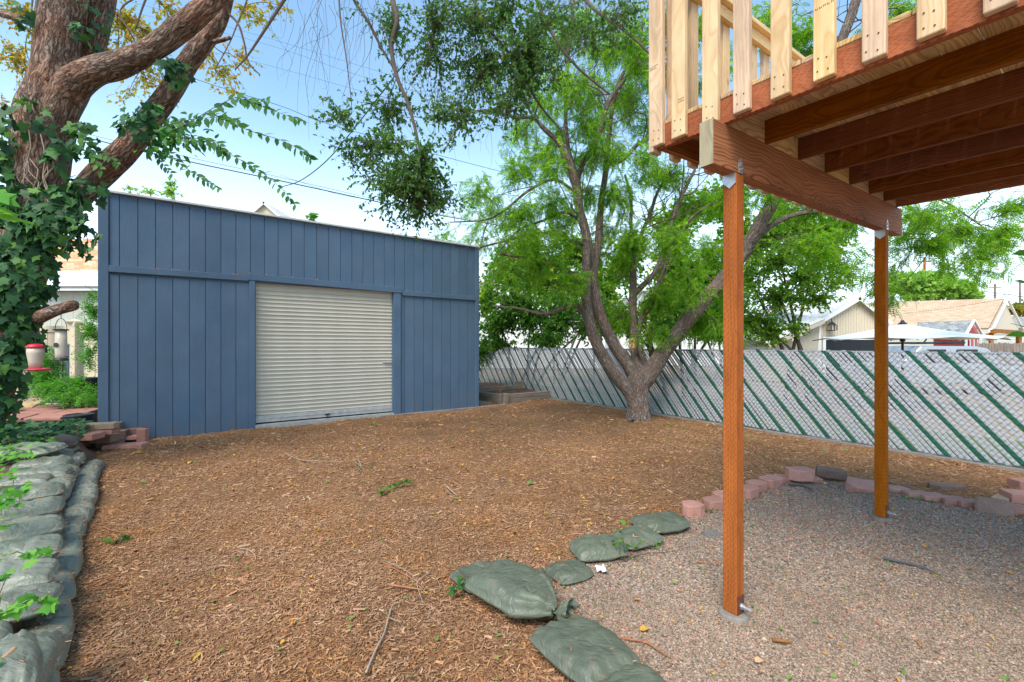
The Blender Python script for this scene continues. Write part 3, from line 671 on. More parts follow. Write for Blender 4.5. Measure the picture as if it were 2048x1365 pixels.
# far railing: balusters outside the far rim, top rail
uu = du(1328, VF+.04); 
for i in range(16):
    x = uR0-.03+.205*i
    if i == 0: x = uR0-.036
    b = MB(); b.plank(DK(x, VF+.0015, BZ1-.02), Z, U, V, 1.2, .089, .037); b.build('baluster', MT['pine'], deck, bevel=.005)
wp(DK(uR0, VF-.037, JT+.985), dU, V, Z, uR1-uR0, .037, .089, 'top_rail', 'pine'); wp(DK(uR0+.037, VN, JT+.985), dV, U, Z, VF-VN-.04, .037, .089, 'top_rail', 'pine')
wp(DK(uR0-.05, VF-.075, JT+1.076), dU, V, Z, uR1-uR0+.05, .14, .037, 'rail_cap', 'pine'); wp(DK(uR0-.05, VN, JT+1.076), dV, U, Z, VF-VN-.078, .14, .037, 'rail_cap', 'pine')
for u in (uR0+.04, uR1-.09): wp(DK(u, VF-.13, JT+.03), Z, U, V, .95, .089, .089, 'railing_post', 'pine')
# faint grade stamps on the balusters
def stamp(px, py, u, rows):
    w = dv(px, u); t = (px-CX)/F; b = A3(R1[0], R1[1], 0)+U*u+V*w; z = EH-(py-HY)/F*b[1]
    m = MB()
    for r, (txtw, n_) in enumerate(rows):
        for k in range(n_):
            o = A3(b[0], b[1], z)-U*.0008-V*(k*txtw)-Z*(r*.014)
            hh = .009
            m.plank(o, Z, V, U, hh, txtw*.18, .0006); m.plank(o-V*txtw*.45, Z, V, U, hh*random.uniform(.5, 1), txtw*.15, .0006); m.plank(o+Z*hh*random.choice((0, .45, .85)), V*-1, Z, U, txtw*.5, .0015, .0006)
    m.build('grade_stamp', MT['ink'], deck)
stamp(1300, 140, uB, [(.011, 6), (.011, 5)]); stamp(1357, 202, uB, [(.008, 5), (.008, 5)]); stamp(1632, 22, uB, [(.016, 5)])

# ================================================================== LEFT BANK, FLAGSTONES
def bank_z(x, y):
    s_ = side_of_wall(x, y); run = (x-WALL0[0])*WD[0]+(y-WALL0[1])*WD[1]
    return np.clip((s_-.12)*1.1, -.05, .20)+.03*np.sin(4*x)*np.cos(5*y)*np.clip(s_-.4, 0, 1)
xs = np.arange(-16, -1.2, .07); ys = np.arange(-1.2, 16.5, .07); gx, gy = np.meshgrid(xs, ys); gx = gx.ravel(); gy = gy.ravel()
nx, ny = len(xs), len(ys); ii = (np.arange(ny-1)[:, None]*nx+np.arange(nx-1)).ravel(); q = np.c_[ii, ii+1, ii+1+nx, ii+nx]; cx = gx[ii]; cy = gy[ii]
run = (cx-WALL0[0])*WD[0]+(cy-WALL0[1])*WD[1]; ca = cx*U[0]+cy*U[1]
zb = np.where((gx*U[0]+gy*U[1]) > -1.0, np.minimum(bank_z(gx, gy), .2), bank_z(gx, gy))
keep = (side_of_wall(cx, cy) > .1) & ((run < 5.9) | (ca < a_of(196)-.05)) & (ca < 1.0)
tag(np_mesh('garden_bank', np.c_[gx, gy, zb+.02], q[keep], MT['soil'], smooth=True), kind='structure')
# flagstone patio behind the bank: every stone is a piece of it
PZ = .30
m = MB(); m.prism([G(-60, 848, .31), G(188, 840, .31), G(196, 792, .31), G(60, 788, .31), G(-60, 796, .31)], Z, .012)
patio = m.build('flagstone_patio', MT['soil']); tag(patio, kind='structure')
c0 = G(-40, 845, .3); c0[2] = 0; ang0 = .12
du_ = A3(math.cos(ang0), math.sin(ang0), 0); dv_ = A3(-math.sin(ang0)-.35, math.cos(ang0), 0)
for i in range(5):
    for j in range(5):
        c = c0+du_*(i*.62+.31+(j % 2)*.18)+unit(dv_)*(j*.66+.3)
        if c[0] > G(186, 820, PZ)[0]*c[1]/G(186, 820, PZ)[1]-.12: continue
        m = MB(); w2, h2 = .295, .31; tl = random.uniform(-.012, .012)
        pts = [c+du_*(sx*w2*random.uniform(.94, 1.0))+unit(dv_)*(sy*h2*random.uniform(.94, 1.0))+Z*(.312+sx*tl) for sx, sy in ((-1,-1),(1,-1),(1,1),(-1,1))]
        m.prism(pts, Z, .035+random.uniform(-.008, .01)); m.build('flagstone', MT['stone'], patio, bevel=.006)

# ================================================================== SANDBAGS
def bag(name, c, ax, L, W, H, mat, label, group, seed, tie=0, sag=.0, tilt=0.0, bury=.25, wr=1.0, cat='sandbag'):
    """a filled bag lying along ax; tie: 1 = gathered and knotted at the +ax end"""
    rnd = random.Random(seed); ns_, nt_ = 30, 20; ax = unit(ax); ay = unit(np.cross(Z, ax)); az = np.cross(ax, ay)
    ax = unit(ax+Z*tilt); az = np.cross(ax, ay); v = []; off = Vector((seed*3.7, seed*1.3, 0))
    lean = rnd.uniform(-.10, .10); bow = rnd.uniform(-.05, .05)
    for side in (1, -1):
        for i in range(ns_+1):
            s_ = -1+2*i/ns_
            s2 = math.sin(s_*math.pi/2)*.6+s_*.4
            for j in range(nt_+1):
                t_ = -1+2*j/nt_; t2 = math.sin(t_*math.pi/2)*.75+t_*.25
                e = max(0, 1-abs(s2)**3.2)*max(0, 1-abs(t2)**3.2)
                h = H*.5*e**.40
                wid = W*.5*(1-.10*(1-abs(s2))**0*abs(s2)**3+.05*(1-s2*s2)); x = s2*L*.5*(1-.05*abs(t2)**3*(1))
                y = t2*wid
                if tie and s2 > .35:
                    k = (s2-.35)/.65; y *= 1-.86*k**1.25; h = h*(1-.25*k)+H*.5*.22*k*(1-abs(t2)**2)
                q = Vector((x*6, y*6, side*2))+off
                wn_ = noise.noise(q)*.5+noise.noise(q*2.3)*.3
                fold = 0
                edge = abs(s2)**3
                fold = (math.sin(y/W*30+noise.noise(q*.6)*4+seed)*.010*edge+.012*noise.noise(Vector((x*9, y*3.5, seed*2.1)))+.006*noise.noise(Vector((x*24, y*11, seed*1.7))))*wr
                if tie: fold += math.sin(t2*21+noise.noise(q*.7)*3)*.020*max(0, (s2+.1)/1.1)**1.3*wr
                hh = side*h*(1.0 if side > 0 else .55)+(wn_*.016*wr+fold)*(e**.3)+(.0)
                p = ax*x+ay*(y+bow*W*(1-s2*s2)+lean*x)+az*(hh-sag*s2*s2)
                v.append(np.asarray(c)+p+Z*(H*.5*(1-bury)))
    n1 = (ns_+1)*(nt_+1); f = []
    for i in range(ns_):
        for j in range(nt_):
            a = i*(nt_+1)+j; f.append((a, a+nt_+1, a+nt_+2, a+1)); f.append((n1+a, n1+a+1, n1+a+nt_+2, n1+a+nt_+1))
    bd = [(i*(nt_+1)) for i in range(ns_+1)]+[ns_*(nt_+1)+j for j in range(1, nt_+1)]+[i*(nt_+1)+nt_ for i in range(ns_-1, -1, -1)]+[j for j in range(nt_-1, 0, -1)]
    for k in range(len(bd)): a, b = bd[k], bd[(k+1) % len(bd)]; f.append((a, b, n1+b, n1+a))
    m = MB(); m.add(v, f)
    if not tie:
        o = m.build(name, mat, smooth=True); tag(o, label, cat, group); return o
    th = thing(name, A3(c[0], c[1], 0), label, cat, group); m.build('sack', mat, th, smooth=True)
    # ruffle beyond the knot
    m = MB(); e_ = np.asarray(c)+ax*L*.5+Z*H*.42; v = []; R = 22
    for i in range(7):
        k = i/6; r = .018+.05*k**.8
        for j in range(R):
            a = 2*math.pi*j/R; rr = r*(1+.42*math.sin(a*5+k*2)*k+.2*rnd.uniform(-1, 1)*k); v.append(e_+ax*(k*.085-.01+.02*math.sin(a*3)*k)+ay*math.cos(a)*rr*1.2+Z*(math.sin(a)*rr*.8+.01*k))
    f = [(i*R+j, i*R+(j+1) % R, (i+1)*R+(j+1) % R, (i+1)*R+j) for i in range(6) for j in range(R)]
    m.add(v, f); o = m.build('gathered_neck', mat, th, smooth=True); sdf = o.modifiers.new('thick', 'SOLIDIFY'); sdf.thickness = .003
    return th
BG = MT['bag_grey']
ORD = ['first','second','third','fourth','fifth','sixth','seventh','eighth','ninth','tenth','eleventh','twelfth','thirteenth','fourteenth','fifteenth','sixteenth','seventeenth','eighteenth','nineteenth','twentieth']
def wp_(s_, q_, z): return WALL0+WD*s_+WQ*q_+Z*z
s_ = -.75; i = 0
while s_ < 5.6:
    L_ = random.uniform(.40, .50)
    if s_+L_ > 5.35: break
    bag('sandbag', wp_(s_+L_/2, .115+random.uniform(-.02, .02), -.03), WD+WQ*random.uniform(-.08, .08), L_+.05, .22, .16, BG, f'slumped grey-green sandbag in the lowest row of the left wall, {ORD[i]} from the near end', 'sandbags retaining the left bank', 100+i, wr=1.5); s_ += L_*.93; i += 1
s_ = -.9; i = 0
while s_ < 4.75:
    L_ = random.uniform(.40, .50)
    bag('sandbag', wp_(s_+L_/2, .29+random.uniform(-.02, .02), .09), WD+WQ*random.uniform(-.1, .1), L_+.05, .22, .165, BG, f'grey-green sandbag in the middle row of the left wall, {ORD[i]} from the near end', 'sandbags retaining the left bank', 200+i, wr=1.5); s_ += L_*.93; i += 1
tops = [(12,1300,.36,'along'),(52,1300,.32,'along'),(24,1190,.30,''),(34,1135,.33,''),(56,1082,.34,''),(70,1040,.33,''),(82,1002,.33,''),(92,970,.33,''),(78,948,.30,''),(118,932,.33,''),(122,915,.32,''),(128,900,.32,''),(142,889,.30,'')]
for i, (px, py, z, k) in enumerate(tops):
    c = G(px-(6 if k else 36), py, z); ax = -WQ+WD*random.uniform(-.25, .1)
    if k: ax = WD+WQ*random.uniform(-.1, .1)
    bag('sandbag', c-Z*.15, ax, .48 if not k else .46, .29 if not k else .2, .16, BG, f'plump glossy grey-green sandbag on top of the left wall, {ORD[i]} from the near end', 'sandbags retaining the left bank', 300+i, wr=1.8)
GB = MT['bag']
def fb(px, py, px2, py2, W, H, label, seed, tie=0, z=0.0, bury=.3, name='sandbag', tilt=0):
    a, b = G(px, py), G(px2, py2); return bag(name, (a+b)/2+Z*z, b-a, np.linalg.norm(b-a), W, H, GB, label, 'green sandbags between mulch and gravel', seed, tie, bury=bury, wr=1.5, tilt=tilt)
fb(958, 1182, 1118, 1255, .38, .19, 'fat dusty green sandbag with its neck gathered and tied, lying across another bag', 1, tie=1, z=.015, bury=.1)
fb(1110, 1275, 1235, 1395, .35, .15, 'long smooth green sandbag lying beneath the knotted end of the tied bag', 2, bury=.2)
fb(1222, 1385, 1330, 1490, .36, .16, 'green sandbag cut off by the bottom edge beside the gravel', 3)
fb(1105, 1164, 1168, 1142, .24, .10, 'small half-buried green sandbag poking out of the mulch', 4, bury=.45)
fb(1146, 1118, 1244, 1106, .29, .14, 'square-ended green sandbag behind the white paper scrap', 5, bury=.3)
fb(1236, 1096, 1310, 1078, .27, .12, 'green sandbag lying behind the leafy seedling', 6, bury=.35)
fb(1276, 1066, 1362, 1050, .29, .14, 'green sandbag nearest the pink edging blocks', 7, bury=.3)
fb(918, 1178, 1000, 1146, .3, .07, 'flat empty green bag lying under the fat tied sandbag', 8, bury=.3, name='empty_bag')
fb(1036, 1150, 1088, 1158, .1, .06, 'crumpled dark green bag corner sticking out behind the fat tied sandbag', 9, bury=.2, name='bag_scrap')

# mulch scraps caught on and between the bags
BV = []
for o in list(COL.objects):
    if o.type == 'MESH' and o.name.startswith(('sandbag', 'empty_bag')):
        me = o.data; me.update(); co = np.empty(len(me.vertices)*3, np.float32); me.vertices.foreach_get('co', co); no = np.empty_like(co); me.vertices.foreach_get('normal', no)
        co = co.reshape(-1, 3)+WL[o.name]; no = no.reshape(-1, 3); k = no[:, 2] > .35; BV.append(np.c_[co[k], no[k]])
BV = np.concatenate(BV); left = side_of_wall(BV[:, 0], BV[:, 1]) > -.1; pw_ = np.where(left, np.where(BV[:, 2] < .27, 3.0, .35), .45); pw_ /= pw_.sum()
idx = RNG.choice(len(BV), 2600, p=pw_); n = len(idx); L = np.exp(RNG.normal(math.log(.018), .45, n)); an = RNG.random(n)*6.283
v, f = scatter(chip_v, chip_f, BV[idx, :3]+np.c_[RNG.normal(0, .008, n), RNG.normal(0, .008, n), np.full(n, .003)], np.c_[np.cos(an), np.sin(an), np.zeros(n)], BV[idx, 3:]+RNG.normal(0, .2, (n, 3)), np.c_[L, L*.25, L*.25])
tag(np_mesh('mulch_scraps', v, f, MT['chip']), 'bark scraps caught on and between the green sandbags', 'mulch', kind='stuff')

# ================================================================== PINK EDGING BLOCKS
def block(px, py, rz, kind, mat, label, L=.24, D=.16, H=.10, z=0.0, tilt=(0, 0), name='edging_block', group='concrete blocks edging the gravel'):
    """px, py: foot of the block nearest the camera"""
    c = G(px, py, z); c = c+unit(A3(c[0], c[1], 0))*D*.5
    if kind == 'hex': pl = [(-.5,-.15),(-.28,-.5),(.28,-.5),(.5,-.15),(.36,.5),(-.36,.5)]
    elif kind == 'key': pl = [(-.5,-.28),(-.36,-.5),(.36,-.5),(.5,-.28),(.5,.1),(.36,.5),(-.36,.5),(-.5,.1)]
    elif kind == 'round': pl = [(-.5,-.05),(-.42,-.36),(-.2,-.5),(.2,-.5),(.5,-.32),(.5,.3),(.2,.5),(-.3,.46)]
    else: pl = [(-.5,-.5),(.5,-.5),(.5,.5),(-.5,.5)]
    m = MB(); m.prism([A3(x*L, y*D, 0) for x, y in pl], Z, H)
    R = Matrix.Rotation(rz, 3, 'Z') @ Matrix.Rotation(tilt[0], 3, 'X') @ Matrix.Rotation(tilt[1], 3, 'Y'); R = np.array(R)
    rr = random.Random(int(px*7+py)); m.v = [tuple(R @ np.array(q)+c-Z*.012+A3(*[rr.uniform(-.003, .003) for _ in range(3)])) for q in m.v]; m.tc = m.v
    o = m.build(name, MT[mat], bevel=.007, seg=2); return tag(o, label, 'block', group)
block(1384, 1036, .15, 'round', 'block', 'rounded pink edging block at the left end of the row, next to the green bags', .2, .17, .12)
block(1427, 1024, .35, 'key', 'block', 'pink edging block second from the left end, just left of the near post', .2, .16, .11)
block(1447, 1008, .4, 'key', 'block', 'pink edging block mostly hidden behind the near post', .2, .16, .10)
block(1496, 996, .5, 'key', 'block', 'low pink edging block just right of the near post', .21, .16, .10)
block(1512, 982, .45, 'key', 'block', 'pink edging block touching the notched pair right of the near post', .22, .16, .09)
block(1541, 975, .5, 'key', 'block', 'pink edging block with a small notch hole in its top', .26, .18, .10)
block(1563, 968, .35, 'key', 'block', 'pink edging block tucked against the foot of the stacked octagonal block', .2, .16, .08)
block(1608, 966, .0, 'box', 'block', 'flat pink base block under the octagonal block', .34, .16, .06)
block(1600, 961, .05, 'hex', 'block', 'octagonal pink block standing highest at the bend of the edging', .31, .2, .12, z=.055)
block(1640, 961, -.1, 'box', 'block_brown', 'small brown block at the foot of the dark brown curved block', .2, .14, .07)
block(1660, 956, -.12, 'hex', 'block_brown', 'dark brown weathered curved block leaning beside the octagonal pink one', .34, .17, .10, z=.05, tilt=(0, .12))
block(1722, 988, -.35, 'hex', 'block', 'large tilted pink slab block lying left of the far post', .34, .2, .12, tilt=(.35, .12))
block(1795, 991, -.2, 'key', 'block', 'pink edging block immediately right of the far post', .2, .15, .08)
block(1832, 1001, -.25, 'box', 'block', 'pink edging block third right of the far post, flush with its neighbour', .2, .15, .08)
block(1862, 1006, -.15, 'box', 'block', 'pink edging block with weeds at its right end', .21, .15, .085)
block(1893, 982, -.18, 'hex', 'block_brown', 'dark brown block lying alone in the mulch behind the pink row', .36, .16, .07)
block(1906, 1013, -.3, 'box', 'block', 'pink edging block in the pair left of the broken brown slab', .2, .15, .08)
block(1940, 1019, -.25, 'box', 'block', 'pink edging block touching the broken brown slab', .23, .15, .08)
block(1988, 1034, -.5, 'round', 'block_brown', 'broken brown slab propped on edge across the pink row', .26, .06, .17, tilt=(-.45, .1))
block(2025, 1030, -.4, 'box', 'block', 'pink edging block right of the broken brown slab', .24, .15, .085)
block(2005, 1003, .5, 'box', 'block_tan', 'pale tan paver lying behind the right end of the pink row', .2, .12, .05)
block(2043, 1008, -.3, 'box', 'block', 'upper pink block at the right picture edge', .26, .18, .11)
block(2046, 982, -.1, 'box', 'block', 'pink block topmost at the right picture edge', .2, .15, .12)
# flat pieces in the mulch
block(1425, 1078, .2, 'round', 'concrete', 'flat pale stone half buried in gravel left of the near post', .16, .14, .03, name='stone', group=None)
block(1218, 800+8, 0, 'box', 'concrete', 'small grey paving scrap in mulch between planter and big tree', .3, .12, .03, name='paver_scrap', group=None)

# pavers stacked as steps at the shed's left corner
def step_block(px, py, z, L, D, H, rz, mat, label, tilt=(0, 0)): return block(px, py, rz, 'box', mat, label, L, D, H, z, tilt, 'paver', 'pavers piled at the left corner of the shed')
sb = [
 (252,898,.00,.52,.22,.07,.22,'block','long flat pink paver lowest and furthest right in the pile by the shed'),
 (286,884,.03,.14,.10,.22,.05,'block','pink block standing upright against the blue siding'),
 (222,893,.00,.30,.24,.13,.45,'block_brown','brown block at the foot of the left side of the paver pile'),
 (248,880,.07,.46,.22,.06,.30,'block','second flat pink paver from the bottom of the pile'),
 (205,885,.10,.36,.22,.11,.15,'block_brown','grey-brown block in the middle course left of the pile'),
 (236,874,.13,.24,.20,.10,.5,'block_brown','brown block in the middle of the paver pile'),
 (262,868,.13,.32,.22,.09,.35,'block_brown','rounded brown block high on the right side of the pile'),
 (168,880,.22,.40,.24,.09,.1,'block','pink paver on the left shoulder of the pile'),
 (205,869,.25,.34,.22,.07,.3,'block','long pink paver under the two tan blocks'),
 (172,862,.31,.30,.16,.10,.12,'block_tan','mossy tan block on top of the pile, left of the pair'),
 (203,858,.33,.38,.16,.09,.28,'block_tan','tan block on top of the pile touching the blue corner board'),
 (228,860,.22,.2,.16,.12,.35,'block_brown','square brown block wedged behind the top of the pile'),
 (275,866,.10,.14,.12,.09,.2,'block','small pink block between the pile and the siding'),
 (232,886,.05,.22,.18,.08,.6,'block_brown','dark block peeking out at the centre foot of the pile'),
]
for a in sb: step_block(*a[:7], a[7], a[8])
# rock and dark scrap of plastic on the bank
def rock(c, r, mat, label, name='rock', cat='rock', sq=(1, .8, .6), seed=1):
    bm = bmesh.new(); bmesh.ops.create_icosphere(bm, subdivisions=3, radius=1)
    v = [np.array(x.co) for x in bm.verts]; f = [tuple(y.index for y in x.verts) for x in bm.faces]; bm.free()
    v = [q*np.array(sq)*r*(1+.3*noise.noise(Vector(q*1.6)+Vector((seed*5, 0, 0))))+np.asarray(c) for q in v]
    m = MB(); m.add(v, f); return tag(m.build(name, MT[mat]), label, cat)
rock(G(120, 885, .32), .17, 'rock', 'brown jagged rock on the bank between ivy and the far sandbags', sq=(1.25, .8, .55), seed=3)
c = G(52, 905, .34)
bag('empty_bag', c-Z*.05, A3(1, .2, 0), .62, .4, .16, BG, 'slack crumpled grey bag half covered by ivy on the bank', None, 77, wr=2.5)
# black plastic box on the flagstones
m = MB(); c = G(140, 845, .31); c[1] += .15; m.lathe([(.001, 0), (.19, 0), (.2, .09), (.205, .095), (.2, .11), (.17, .115), (.16, .10), (.001, .10)], c, 22)
o = m.build('plastic_tub', MT['black']); tag(o, 'low black plastic tub on the red flagstones', 'tub')

# ================================================================== RAISED PLANTER
c = G(1010, 806); hb = .125
pl = thing('raised_planter', c, 'weathered grey timber planter between the shed and the slatted fence', 'planter')
eL, eR = G(938, 796, .0), G(1122, 795, .0); dL, dR = unit(eL-c), unit(eR-c)
for k in range(2):
    for (d, e) in ((dL, eL), (dR, eR)):
        m = MB(); m.plank(c+d*.06+Z*(k*(hb+.006)-.03), d, unit(np.cross(Z, d)), Z, np.linalg.norm(e-c), -.09 if False else .09, hb); m.build('timber', MT['grey_timber'], pl, bevel=.01)
m = MB(); m.plank(c-U*.07-V*.07-Z*.03, Z, U, V, .29, .15, .15); m.build('corner_post', MT['grey_timber'], pl, bevel=.01)
m = MB(); m.plank(c-U*.16+V*.02-Z*.03, Z, U, V, .28, .085, .12); m.build('corner_post', MT['grey_timber'], pl, bevel=.01)
m = MB(); m.plank(c+U*.10-V*.0-Z*.03, Z, U, V, .27, .085, .12); m.build('corner_post', MT['grey_timber'], pl, bevel=.01)
m = MB(); m.plank(eR-U*.02-Z*.03, Z, U, V, .27, .12, .13); m.build('corner_post', MT['grey_timber'], pl, bevel=.01)
m = MB(); m.plank(eR+U*.12-Z*.03, Z, U, V, .25, .08, .13); m.build('corner_post', MT['grey_timber'], pl, bevel=.01)
bk = c+V*2.2+U*.4
m = MB(); m.plank(eR+V*.1+Z*0, V, U, Z, 2.6, .09, .22); m.build('timber', MT['grey_timber'], pl, bevel=.01)
m = MB(); m.plank(eR+V*1.4-U*2.3+Z*.02, U, V, Z, 1.7, .12, .28); m.build('timber', MT['grey_timber'], pl, bevel=.01)
m = MB(); m.plank(eR+V*1.36-U*.62+Z*0, Z, U, V, .42, .22, .2); m.build('corner_post', MT['grey_timber'], pl, bevel=.01)
m = MB(); m.prism([c+Z*.15+dL*.1+dR*.1, eR+Z*.15, eR+V*2.8+Z*.26, eL+V*3+Z*.28, eL+Z*.16], -Z, .1); m.build('soil', MT['soil'], pl)
m = MB(); p0 = c+U*.02+V*.25+Z*.15; m.tube([p0, p0+Z*.25-U*.04, p0+Z*.42-U*.08], [.022, .015, .008], 6); tag(m.build('stake', MT['log']), 'short orange-brown stick standing in the timber planter', 'stick')

# ================================================================== LEFT BACKGROUND: fences, feeders, pots
vf = thing('vinyl_fence', P(120, 750, 11.5), 'beige vinyl privacy fence with capped post behind the flagstones', 'fence')
Yv = 11.5; zt = P(0, 652, Yv)[2]; zb_ = .2
def vx(px, Y=Yv): return P(px, 0, Y)[0]
x = vx(20)
while x < vx(300):
    if not (vx(136) < x < vx(160)):
        m = MB(); m.box(x, x+.235, Yv, Yv+.03, zb_, zt-.17); m.build('board', MT['vinyl'], vf, bevel=.006)
    x += .245
for x0, x1 in ((vx(20), vx(138)), (vx(160), vx(300))):
    m = MB(); m.box(x0, x1, Yv-.03, Yv+.06, zt-.17, zt); m.build('rail', MT['vinyl'], vf, bevel=.006)
m = MB(); m.box(vx(138.5), vx(158.5), Yv-.12, Yv+.13, zb_, P(0, 646, Yv)[2]); m.build('post', MT['vinyl'], vf, bevel=.006)
m = MB(); a, b = vx(137), vx(160); z1 = P(0, 646, Yv)[2]; m.lathe([(.001, 0), ((b-a)*.72, 0), ((b-a)*.72, .04), (.02, .10), (.001, .10)], ((a+b)/2, Yv, z1), 4)
mm = m.build('post_cap', MT['vinyl'], vf)
# chain link gate with galvanised posts
cg = thing('garden_gate', P(110, 760, 9.6), 'chain link garden gate with galvanised frame beside the beige vinyl fence', 'gate')
Yg = 9.6; gx0, gx1 = vx(28, Yg), vx(126, Yg); gz0, gz1 = .32, P(0, 690, Yg)[2]
for a, b in ((P(45, 705, Yg), P(60, 712, Yg)),): pass
m = MB(); m.tube([A3(vx(134, Yg), Yg, .2), A3(vx(134, Yg), Yg, P(0, 692, Yg)[2])], .04, 10); m.build('post', MT['steel'], cg)
m = MB(); m.lathe([(.001, 0), (.05, 0), (.05, .02), (.02, .05), (.001, .05)], (vx(134, Yg), Yg, P(0, 692, Yg)[2]), 10); m.build('post_cap', MT['steel'], cg)
m = MB(); m.tube([A3(gx0, Yg, gz0), A3(gx0, Yg, gz1-.15), A3(gx0+.12, Yg, gz1), A3(gx1, Yg, gz1-.12), A3(gx1, Yg, gz0), A3(gx0, Yg, gz0)], .022, 8); m.build('frame', MT['steel'], cg)
m = MB(); m.tube([A3(vx(48, Yg), Yg-.3, .2), A3(vx(48, Yg), Yg-.3, 1.1)], .035, 10); m.build('post', MT['steel'], cg)
m = MB(); k = gx0-.9
while k < gx1:
    for s2 in (1, -1):
        x0_, x1_ = k, k+(gz1-gz0)*.55; za, zb2 = (gz0, gz1-.1) if s2 > 0 else (gz1-.1, gz0)
        t0 = max(0, (gx0-x0_)/(x1_-x0_)); t1 = min(1, (gx1-x0_)/(x1_-x0_))
        if t1 > t0: m.tube([A3(x0_+(x1_-x0_)*t0, Yg+.01*s2, za+(zb2-za)*t0), A3(x0_+(x1_-x0_)*t1, Yg+.01*s2, za+(zb2-za)*t1)], .005, 3, cap=False)
    k += .075
o = m.build('wire_mesh', MT['steel'], cg); o['kind'] = 'stuff'
# black ribbed drain pipe pot
m = MB(); c = A3(vx(181, 9.2), 9.2, .3); zt2 = P(0, 755, 9.2)[2]-.3; prf = [(.001, 0), (.13, 0), (.145, zt2*.78)]
for k in range(4): prf += [(.15, zt2*(.8+.05*k)), (.16, zt2*(.81+.05*k)), (.16, zt2*(.835+.05*k)), (.15, zt2*(.845+.05*k))]
prf += [(.13, zt2), (.001, zt2-.03)]; m.lathe(prf, c, 18); tag(m.build('plant_pot', MT['black'], smooth=False), 'tall black plastic pot with ribbed rim at the far corner of the shed', 'pot')
# log stump
m = MB(); c = G(83, 802, .3); pts = [c+Z*h for h in (0, .1, .25, .38)]; m.tube(pts, [.20, .185, .18, .19], 16, .18, 3); tag(m.build('tree_stump', MT['bark_red']), 'short dark wooden stump beside the flagstones', 'stump')
# plank lying left of the flagstones
m = MB(); a, b = G(20, 822, .33), G(70, 797, .33); d = unit(b-a); m.plank(a, d, unit(np.cross(d, Z)), Z, np.linalg.norm(b-a), .3, .05); tag(m.build('board', MT['pine_deck'], bevel=.005), 'pale wooden board lying along the left edge of the flagstones', 'board')
# feeders hang from the sawn branch stub of the ivy tree
YF = 4.9
def hook(a, b, par, r=.004, nm='hanger'):
    m = MB(); m.tube([a, b], r, 6); return m.build(nm, MT['iron'], par)
fc = P(122, 690, YF); sf = thing('seed_feeder', fc, 'clear tube bird seed feeder with black rings hanging under the sawn branch', 'bird feeder')
r_ = 9.3/F*YF; z0, z1 = P(0, 720, YF)[2], P(0, 661, YF)[2]
m = MB(); m.lathe([(.001, 0), (r_, 0), (r_*.95, (z1-z0)*.2), (r_*1.0, (z1-z0)*.5), (r_*.95, z1-z0), (.001, z1-z0)], (fc[0], YF, z0), 20); m.build('seed_tube', MT['clear'], sf, smooth=True)
m = MB(); m.lathe([(.001, 0), (r_*1.25, 0), (r_*1.25, .012), (r_*1.0, .03), (.001, .03)], (fc[0], YF, z0-.01), 20); m.build('base_tray', MT['black'], sf)
m = MB(); m.lathe([(.001, 0), (r_*1.3, 0), (r_*1.3, .014), (.001, .02)], (fc[0], YF, z1-.002), 20); m.build('lid', MT['black'], sf)
m = MB(); m.tube([A3(fc[0]-.0, YF-r_*1.01, z0+(z1-z0)*.5), A3(fc[0], YF-r_*1.12, z0+(z1-z0)*.5)], .026, 12); m.build('feeding_port', MT['iron'], sf)
for dx in (-1, 1):
    m = MB(); m.tube([A3(fc[0]+dx*r_*1.6, YF, z0+.035), A3(fc[0], YF, z0+.035)], .004, 6); m.build('perch', MT['iron'], sf)
m = MB(); n_ = 14; m.tube([A3(fc[0]+r_*1.3*math.cos(math.pi*k/n_), YF, z1+.0+(.13*math.sin(math.pi*k/n_) if 0 < k < n_ else 0)) for k in range(n_+1)], .0035, 6); m.build('arched_handle', MT['iron'], sf)
hook(A3(fc[0], YF, z1+.13), P(122, 611, YF), sf, .003)
hc = P(71, 710, YF); hf = thing('hummingbird_feeder', hc, 'faded glass hummingbird feeder with red lid and red dish among the ivy', 'bird feeder')
r_ = 13/F*YF; z0, z1 = P(0, 737, YF)[2], P(0, 697, YF)[2]
m = MB(); m.lathe([(.001, 0), (r_*.75, 0), (r_*.8, (z1-z0)*.3), (r_*1.0, (z1-z0)*.75), (r_*1.0, z1-z0), (.001, z1-z0)], (hc[0], YF, z0), 20); m.build('bottle', MT['clear'], hf, smooth=True)
m = MB(); m.lathe([(.001, 0), (r_*1.05, 0), (r_*1.1, .02), (r_*.7, .045), (r_*.3, .05), (.001, .05)], (hc[0], YF, z1), 20); m.build('lid', MT['redplastic'], hf, smooth=True)
m = MB(); m.lathe([(.001, 0), (r_*1.0, 0), (r_*1.5, .012), (r_*1.5, .02), (r_*.9, .028), (.001, .028)], (hc[0]+.03, YF, z0-.028), 20); m.build('dish', MT['redplastic'], hf, smooth=True)
hook(A3(hc[0], YF, z1+.05), P(71, 675, YF), hf)
